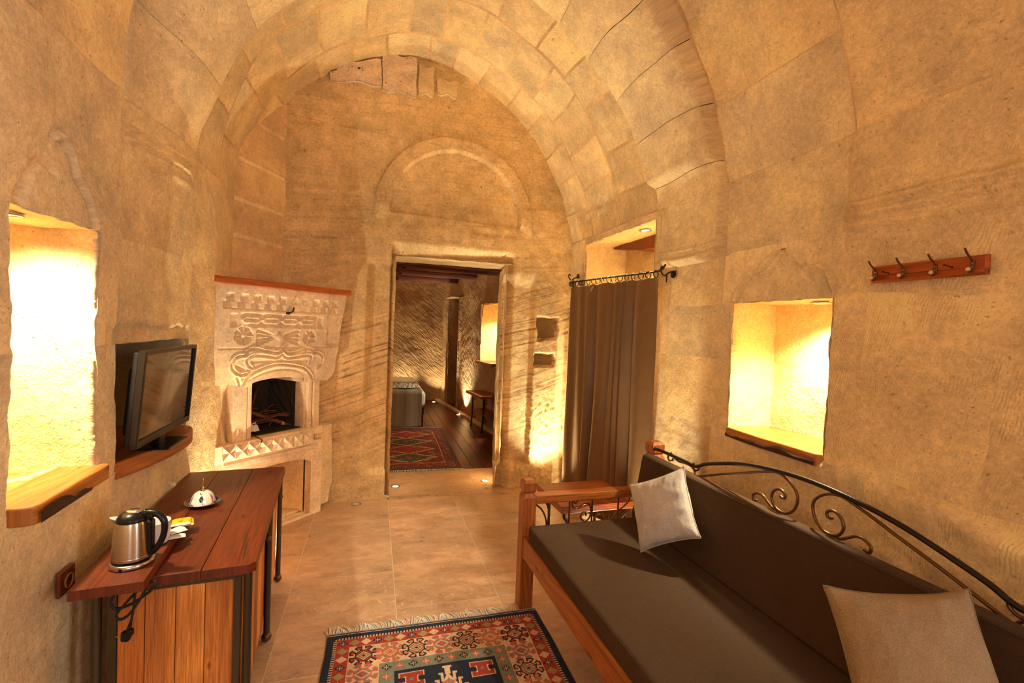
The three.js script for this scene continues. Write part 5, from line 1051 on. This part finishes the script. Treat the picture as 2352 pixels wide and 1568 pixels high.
function pillow(label, BL, BR, TR, TL, T, mat, grp) {
  const p = [BL, BR, TR, TL].map(q => V(...q)), c = p[0].clone().add(p[1]).add(p[2]).add(p[3]).multiplyScalar(.25);
  const ex = p[1].clone().sub(p[0]).add(p[2].clone().sub(p[3])).multiplyScalar(.25), ey = p[3].clone().sub(p[0]).add(p[2].clone().sub(p[1])).multiplyScalar(.25);
  const n = ex.clone().cross(ey).normalize(), lx = ex.length() * 2, ly = ey.length() * 2;
  const face = s => gridGeo(axisVals(-1, 1, .05, 0, 0), axisVals(-1, 1, .05, 0, 0), (u, v) => {
    const k = .085, uu = u * (1 - k * (1 - Math.pow(Math.abs(v), 2.5))), vv = v * (1 - k * (1 - Math.pow(Math.abs(u), 2.5)));
    const th = T / 2 * Math.pow(Math.max(0, (1 - u * u) * (1 - v * v)), .42) + (Math.abs(u) < 1 && Math.abs(v) < 1 ? n3(u, v, s, 2.2) * .008 + n3(u * 2, v, s + 3, 5) * .004 * Math.max(Math.abs(u), Math.abs(v)) : 0);
    const q = ex.clone().multiplyScalar(uu).addScaledVector(ey, vv).addScaledVector(n, s * th);
    return q.toArray();
  }, (u, v) => [u * lx / 2, v * ly / 2]);
  const t = thing('throw_pillow', label, 'pillow', c.toArray(), 0, grp);
  part('cover', [face(1), face(-1)], mat, t);
  const e = []; for (let i = 0; i <= 80; i++) { const a = i / 20 % 4, k = Math.floor(a) % 4, f = (a - Math.floor(a)) * 2 - 1, uv = [[f, -1], [1, f], [-f, 1], [-1, -f]][k]; const [u, v] = uv, uu = u * (1 - .085 * (1 - Math.pow(Math.abs(v), 2.5))), vv = v * (1 - .085 * (1 - Math.pow(Math.abs(u), 2.5))); if (i < 80) e.push(ex.clone().multiplyScalar(uu).addScaledVector(ey, vv)); }
  part('seam', tube(e, .0026, 2, 6, true), mat, t);
}
pillow('pale beige square pillow near the far arm of the sofa', [1.185, .475, -1.825], [1.325, .60, -1.625], [1.345, .875, -1.765], [1.195, .712, -1.985], .13, M.pillow);
pillow('tan square pillow at the near end of the sofa, cut by the picture edge', [1.05, .475, -.705], [1.29, .535, -.53], [1.385, .868, -.75], [1.148, .812, -.925], .15, M.pillowTan);

// ------------------------------------------------------------------ side table behind the sofa arm
{
  const t = thing('side_table', 'low wooden side table with curved iron legs between sofa arm and curtain', 'table', [1.275, 0, -2.63], .03);
  part('table_top', bx(.47, .042, .40, 0, .432, 0, { grain: 0, r: .004 }), M.woodOr2, t);
  for (const [sx, sz] of [[-1, -1], [-1, 1], [1, -1], [1, 1]]) part('leg', tube([[sx * .20, .412, sz * .16], [sx * .205, .38, sz * .165], [sx * .185, .355, sz * .16], [sx * .165, .31, sz * .15], [sx * .17, .15, sz * .15], [sx * .185, .01, sz * .16]], .0085, 6, 8), M.iron, t);
  part('stretcher', [tube([[-.17, .12, -.15], [.17, .12, .15]], .005, 3, 6), tube([[.17, .12, -.15], [-.17, .12, .15]], .005, 3, 6)], M.iron, t);
}

// ------------------------------------------------------------------ rugs
function rugCanvas(W, H, paint) { const c = document.createElement('canvas'); c.width = W; c.height = H; const g = c.getContext('2d'); paint(g, W, H);
  const im = g.getImageData(0, 0, W, H), d = im.data; const s0 = seedState; seedState = 5;
  const nz = tnoise(W, H, W / 4, H / 3, 871), n2 = tnoise(W, H, 10, 12, 872); for (let i = 0; i < W * H; i++) { const k = .90 + .2 * nz[i] + (n2[i] - .5) * .14; for (let j = 0; j < 3; j++) d[4 * i + j] = Math.min(255, d[4 * i + j] * k); }
  seedState = s0; g.putImageData(im, 0, 0);
  const t = new THREE.CanvasTexture(c); t.colorSpace = THREE.SRGBColorSpace; t.anisotropy = 8; return t; }
const pileBump = (() => { const W = 256, n = tnoise(W, W, 128, 128, 881), h = new Float32Array(W * W); for (let i = 0; i < h.length; i++) h[i] = n[i]; return grey(h, W, W, 9, 9); })();
{
  const NAVY = '#15233c', RED = '#a83a2c', CREAM = '#d9b493', GREY = '#7d8274', OLIVE = '#a38c5e', SAL = '#d98a66', PINK = '#c85f50', BLK = '#1b1c22';
  const W = 1024, H = 1536, m = 1024 / 1.008;          // pixels per metre
  const map = rugCanvas(W, H, (g) => {
    const R = (x, y, w, h, c) => { g.fillStyle = c; g.fillRect(x, y, w, h); };
    const poly = (p, c, st, lw = 3) => { g.beginPath(); p.forEach(([x, y], i) => i ? g.lineTo(x, y) : g.moveTo(x, y)); g.closePath(); if (c) { g.fillStyle = c; g.fill(); } if (st) { g.strokeStyle = st; g.lineWidth = lw; g.stroke(); } };
    const dia = (x, y, a, b, c, st) => poly([[x - a, y], [x, y - b], [x + a, y], [x, y + b]], c, st);
    R(0, 0, W, H, NAVY); R(0, 0, W, 10, '#8b8488'); R(0, 16, W, 5, '#c9a08c'); R(0, H - 24, W, 6, '#c9a08c');
    const b0 = 30, bt = 44;                                            // side and end selvedge
    R(b0, bt, W - 2 * b0, H - 2 * bt, CREAM);
    for (let x = b0; x < W - b0; x += 14) for (const y of [bt, H - bt - 13]) R(x, y, 7, 13, BLK);
    for (let y = bt; y < H - bt; y += 14) for (const x of [b0, W - b0 - 13]) R(x, y, 13, 7, BLK);
    const r0 = b0 + 14, rt = bt + 14, rw = 56; R(r0, rt, W - 2 * r0, H - 2 * rt, RED);
    const motif = (x, y, s, c) => { dia(x, y, s * .55, s * .7, c); g.fillStyle = c; for (const [dx, dy] of [[-1, 0], [1, 0], [0, -1], [0, 1]]) dia(x + dx * s * .62, y + dy * s * .62, s * .4, s * .4, c); g.fillStyle = CREAM; R(x - 2, y - s * .7, 4, s * 1.4, CREAM); R(x - s * .6, y - 2, s * 1.2, 4, CREAM); };
    const row = (n, f) => { for (let i = 0; i < n; i++) f(i, (i + .5) / n); };
    const cyc = i => i % 3 === 2 ? 'm' : i % 3 ? CREAM : OLIVE;
    const band = (c0, t0, step, mot, half, cols) => {
      const nx = Math.round((W - 2 * c0) / step), ny = Math.round((H - 2 * t0) / step);
      for (const y of [t0, H - t0]) for (let i = 0; i <= nx; i++) { const x = lerp(c0, W - c0, i / nx), k = cols[i % cols.length]; k[0] === 'm' ? motif(x, y, mot, k.slice(1)) : dia(x, y, half * 1.1, half, k); }
      for (const x of [c0, W - c0]) for (let i = 1; i < ny; i++) { const y = lerp(t0, H - t0, i / ny), k = cols[i % cols.length]; k[0] === 'm' ? motif(x, y, mot, k.slice(1)) : dia(x, y, half * 1.1, half, k); }
    };
    band(r0 + rw / 2, rt + rw / 2, 52, 22, 23, ['m' + NAVY, OLIVE, CREAM]);
    const c0 = r0 + rw, ct = rt + rw, cw = 132; R(c0, ct, W - 2 * c0, H - 2 * ct, CREAM);
    const octa = (x, y, col, edge) => {
      const r = 59, k = r * .45, p = [[-r, -k], [-k, -r], [k, -r], [r, -k], [r, k], [k, r], [-k, r], [-r, k]].map(([a, b]) => [x + a, y + b]); poly(p, col);
      g.lineJoin = 'miter'; poly(p, null, edge, 7);
      // latch hooks cut in from the rim
      for (let i = 0; i < 8; i++) { g.save(); g.translate(x, y); g.rotate(i * .7854); g.fillStyle = edge; g.fillRect(33, -12, 29, 23); g.fillRect(33, -12, 11, 32); g.fillStyle = CREAM; g.fillRect(40, -7, 26, 12); g.fillRect(38, -7, 6, 22); g.restore(); }
      dia(x, y, 36, 31, CREAM, edge); dia(x, y, 27, 22, OLIVE === col ? SAL : GREY); dia(x, y, 18, 14, col === GREY ? RED : SAL); dia(x, y, 9, 7, edge);
    };
    const oc = [[RED, BLK], [OLIVE, PINK], [SAL, BLK], [GREY, PINK], [SAL, BLK], [OLIVE, PINK], [RED, BLK]], cx0 = c0 + cw / 2, cy0 = ct + cw / 2;
    for (let i = 0; i < 7; i++) for (const y of [cy0, H - cy0]) octa(lerp(cx0, W - cx0, i / 6), y, ...oc[i]);
    const side = [[GREY, PINK], [SAL, BLK], [OLIVE, PINK], [RED, BLK], [GREY, PINK], [SAL, BLK], [OLIVE, PINK], [RED, BLK], [GREY, PINK]];
    for (let i = 0; i < 9; i++) for (const x of [cx0, W - cx0]) octa(x, lerp(cy0, H - cy0, (i + 1) / 10), ...side[i]);
    const g0 = c0 + cw, gt = ct + cw, gw = 62; R(g0, gt, W - 2 * g0, H - 2 * gt, GREY);
    band(g0 + gw / 2, gt + gw / 2, 58, 21, 21, ['m' + BLK, 'm' + PINK]);
    const f0 = g0 + gw, ft = gt + gw, fw = W - 2 * f0, fh = H - 2 * ft; R(f0, ft, fw, fh, NAVY);
    // hooked corner figures
    for (const [x, y] of [[f0 + 70, ft + 62], [W - f0 - 70, ft + 62], [f0 + 70, H - ft - 62], [W - f0 - 70, H - ft - 62]]) { const q = (a, b, w, h, c) => R(x + a, y + b, w, h, c); for (const [o, c] of [[5, CREAM], [0, RED]]) { q(-48 - o, -38 - o, 96 + 2 * o, 20 + 2 * o, c); q(-48 - o, 20 - o, 96 + 2 * o, 20 + 2 * o, c); q(-22 - o, -20, 44 + 2 * o, 42, c); q(-48 - o, -20, 16 + 2 * o, 8, c); q(32 - o, -20, 16 + 2 * o, 8, c); q(-48 - o, 12, 16 + 2 * o, 8, c); q(32 - o, 12, 16 + 2 * o, 8, c); } q(-7, -8, 14, 16, GREY); }
    // stepped medallion with a comb edge
    const mx = W / 2, my = H / 2, aw = fw * .42, ah = fh * .44;
    const P = [[mx, my - ah], [mx + aw, my - ah * .12], [mx + aw, my + ah * .12], [mx, my + ah], [mx - aw, my + ah * .12], [mx - aw, my - ah * .12]];
    for (const [i, j] of [[0, 1], [2, 3], [3, 4], [5, 0]]) { const [ax, ay] = P[i], [bx_, by] = P[j], n = 9, s = ax + bx_ > 2 * mx ? 1 : -1, tt = ay + by < 2 * my ? -1 : 1; for (let k = 0; k <= n; k++) { const x = lerp(ax, bx_, (k + .3) / (n + .6)), y = lerp(ay, by, (k + .3) / (n + .6)); R(x - 6, tt < 0 ? y - 50 : y, 12, 50, CREAM); R(s > 0 ? x - 6 : x - 14, tt < 0 ? y - 50 : y + 38, 20, 12, CREAM); } }
    poly(P, CREAM); const sc = (k) => P.map(([x, y]) => [mx + (x - mx) * k, my + (y - my) * k]);
    poly(sc(.93), GREY); poly(sc(.72), OLIVE, PINK, 10); poly(sc(.5), SAL, RED, 8); poly(sc(.28), CREAM, RED, 6); dia(mx, my, 40, 60, RED);
    for (const s of [-1, 1]) { g.strokeStyle = PINK; g.lineWidth = 10; for (const q of [.62, .82]) { g.beginPath(); g.arc(mx, my + s * ah * q, 26, s > 0 ? .6 : 3.7, s > 0 ? 2.5 : 5.7); g.stroke(); } }
  });
  const t = thing('rug', 'navy and red patterned knotted rug with cream fringe on the tiled floor by the sofa', 'rug', [.332, 0, -1.505], -.012);
  const w = 1.008, l = 1.50;
  const g = gridGeo(axisVals(-w / 2, w / 2, .03, .007, 0), axisVals(-l / 2, l / 2, .03, .007, 0), (x, z, d) => [x + .006 * n3(x, 0, z, 4), .009 - d + .0015 * n3(x, 1, z, 6), z + .008 * n3(x, 2, z, 3)], (x, z) => [x / w + .5, .5 - z / l]);
  part('pile', flip(g), std({ map, roughness: .95, bumpMap: pileBump, bumpScale: .0015 }), t);
  seedState = 77; const fr = [];
  for (let i = 0; i < 150; i++) { const x = -w / 2 + w * (i + .5) / 150, k = Math.sin(i * .35) * .02 + rr(-.012, .012) - .018, len = rr(.035, .062); if (i > 128 && rnd() < .45 || x > .40) continue; fr.push(tube([[x, .006, -l / 2 + .004], [x + k * .4, .009, -l / 2 - len * .5], [x + k, .004, -l / 2 - len]], .0019, 2, 5)); }
  const f = part('fringe', fr, M.paper, t, 'pale knotted fringe'); f.userData.kind = 'stuff';
}
{
  const W = 768, H = 1024, map = rugCanvas(W, H, (g) => {
    const R = (x, y, w, h, c) => { g.fillStyle = c; g.fillRect(x, y, w, h); };
    const dia = (x, y, a, b, c, st, lw) => { g.beginPath(); g.moveTo(x - a, y); g.lineTo(x, y - b); g.lineTo(x + a, y); g.lineTo(x, y + b); g.closePath(); if (c) { g.fillStyle = c; g.fill(); } if (st) { g.strokeStyle = st; g.lineWidth = lw; g.stroke(); } };
    R(0, 0, W, H, '#5f1812'); R(22, 22, W - 44, H - 44, '#3c4038'); R(34, 34, W - 68, H - 68, '#6e2017');
    seedState = 61; for (let i = 0; i < 520; i++) { const s = rnd() * 4 | 0, q = rnd(), x = s < 2 ? q * W : (s === 2 ? 40 + rnd() * 60 : W - 100 + rnd() * 60), y = s < 2 ? (s ? 40 + rnd() * 60 : H - 100 + rnd() * 60) : q * H; R(x, y, 12, 5, ['#b98b54', '#2a2d2b', '#9a3a22', '#7d7a5c'][rnd() * 4 | 0]); }
    R(106, 106, W - 212, H - 212, '#b08a52'); R(114, 114, W - 228, H - 228, '#7a2418');
    for (let i = 0; i < 900; i++) R(118 + rnd() * (W - 250), 118 + rnd() * (H - 244), 16 + rnd() * 14, 6, ['#c29a5c', '#23282a', '#8f2e1c', '#4b4a38', '#a8402a'][rnd() * 5 | 0]);
    const n = 4, h = (H - 250) / n; for (let i = 0; i < n; i++) { const y = 125 + h * (i + .5), c = i % 2 ? '#45452f' : '#94281a'; dia(W / 2, y, 225, h * .5, c, '#c9a566', 12); for (let k = 0; k < 60; k++) { const u = rnd() * 2 - 1, v = (rnd() * 2 - 1) * (1 - Math.abs(u)); R(W / 2 + u * 190, y + v * h * .36, 14, 5, ['#2a2d2b', '#b5452c', '#c9a566'][rnd() * 3 | 0]); } R(W / 2 - 12, y - h * .16, 24, h * .32, '#a82a1a'); R(W / 2 - 22, y + h * .5 - 14, 44, 28, '#a82a1a'); }
  });
  const w = 1.0, l = 1.90, t = thing('bedroom_rug', 'red and olive rug with a row of diamonds on the bedroom boards', 'rug', [.425, 0, -5.645], -.022);
  const g = gridGeo(axisVals(-w / 2, w / 2, .05, .008, 0), axisVals(-l / 2, l / 2, .05, .008, 0), (x, z, d) => [x + .01 * n3(x, 0, z, 3), .012 - d + .002 * n3(x, 1, z, 5), z + .015 * n3(x, 2, z, 3)], (x, z) => [x / w + .5, .5 - z / l]);
  part('pile', flip(g), std({ map, roughness: .95 }), t);
  const fr = []; seedState = 78; for (let i = 0; i < 140; i++) { const x = -w / 2 + w * (i + .5) / 140; for (const s of [-1, 1]) fr.push(tube([[x, .008, s * (l / 2 - .005)], [x + rr(-.01, .01), .008, s * (l / 2 + rr(.025, .045))]], .0025, 2, 4)); }
  const f = part('fringe', fr, M.paper, t, 'pale fringe'); f.userData.kind = 'stuff';
}

// ------------------------------------------------------------------ bedroom things
{
  const b = thing('bed', 'bed with striped grey cover hanging to the floor, seen through the doorway', 'bed', [-.09, 0, -7.65], 0);
  const w = 1.62, l = 1.90;
  part('frame', [bx(w, .10, l - .06, 0, .22, 0, { grain: 2 })], M.bark, b);
  for (const [x, z] of [[-1, -1], [1, -1], [-1, 1], [1, 1]]) part('leg', bx(.06, .17, .06, x * (w / 2 - .04), .085, z * (l / 2 - .05)), M.bark, b);
  const m = new RoundedBoxGeometry(w + .03, .24, l - .02, 5, .07); metricUV(m); m.translate(0, .385, 0);
  part('mattress', m, M.white, b);
  const cc = document.createElement('canvas'); cc.width = 512; cc.height = 64; const q = cc.getContext('2d'); q.fillStyle = '#a39a8a'; q.fillRect(0, 0, 512, 64); for (let i = 0; i < 8; i++) { q.fillStyle = i % 2 ? '#948b7c' : '#aaa292'; q.fillRect(i * 64 + 8, 0, 30, 64); }
  const ct = new THREE.CanvasTexture(cc); ct.colorSpace = THREE.SRGBColorSpace; ct.wrapS = ct.wrapT = THREE.RepeatWrapping;
  const cov = gridGeo(axisVals(-.80, .765, .03, 0, 0), axisVals(0, 1.5, .03, 0, 0), (x, s) => { const top = .518, zf = l / 2 + .012; const k = n3(x, s, 0, 3) * .006; if (s < 1.0) return [x, top + k * .5, zf - 1.0 + s - .02]; const d = (s - 1.0); return [x * (1 + d * .02), top - d * 1.0 - (d < .02 ? 0 : .006), zf + .012 * Math.sin(x * 14) * d * 2 + .004 + k]; }, (x, s) => [x * 1.25, s]);
  part('bedspread', cov, std({ map: ct, roughness: .9 }), b);
  for (const [x, z, lab] of [[.47, -6.92, 'white towel folded into points on the bed, nearer the foot'], [.44, -7.12, 'white towel folded into points on the bed, farther back']]) {
    const t = thing('folded_towel', lab, 'towel', [x, .522, z], .1);
    for (const s of [-1, 1]) part('fold', gridGeo(axisVals(0, 1, .05, 0, 0), axisVals(-1, 1, .1, 0, 0), (a, c) => [s * a * .20, .012 + .05 * Math.abs(Math.sin(a * 9)) * (1 - Math.abs(c)) * (1 - .4 * a), c * .09 * (1 - a * .55) + .02 * Math.sin(a * 7)]), M.white, t);
    part('knot', ball(.028, 0, .03, 0, 12), M.white, t);
  }
  const t = thing('bedroom_table', 'small wooden table with scrolled iron legs against the bedroom wall', 'table', [1.56, 0, -6.45], Math.atan(.1373));
  part('table_top', bx(.30, .035, .62, -.06, .50, -.0, { grain: 2 }), M.woodOr2, t);
  part('shelf', bx(.22, .03, .50, -.02, .25, 0, { grain: 2 }), M.woodOr2, t);
  for (const [x, z] of [[-.13, -.22], [-.13, .22], [.05, -.22], [.05, .22]]) { part('leg', [tube([[x, .48, z], [x, .24, z], [x - .012, .03, z]], .012, 4, 8), ball(.018, x - .014, .02, z)], M.iron, t); part('scroll', [tube([[x + .02, .46, z], [x + .05, .43, z], [x + .045, .40, z], [x + .025, .40, z], [x + .03, .415, z]], .005, 5, 6), tube([[x + .02, .20, z], [x + .05, .17, z], [x + .045, .14, z], [x + .025, .14, z], [x + .03, .155, z]], .005, 5, 6)], M.iron, t); }
  single('window_sill', bx(.36, .035, .62, 1.69, .925, -6.62, { grain: 2, ry: Math.atan(.1373) }), M.woodOr2, 'small wooden sill board of the lit recess in the bedroom', 'sill');
  single('light_switch', bx(.014, .07, .045, xr(-7.9) - .045, .885, -7.9, { r: .004 }), std({ color: rgb(.12, .035, .015), roughness: .4 }), 'dark small switch plate on the bedroom wall beside the dark opening', 'switch');
}
// small things on the walls: none are lamps; the shadow settings for all meshes
scene.traverse(o => { if (o.isMesh) { o.castShadow = true; o.receiveShadow = true; } delete o._n; });
renderer.render(scene, camera);
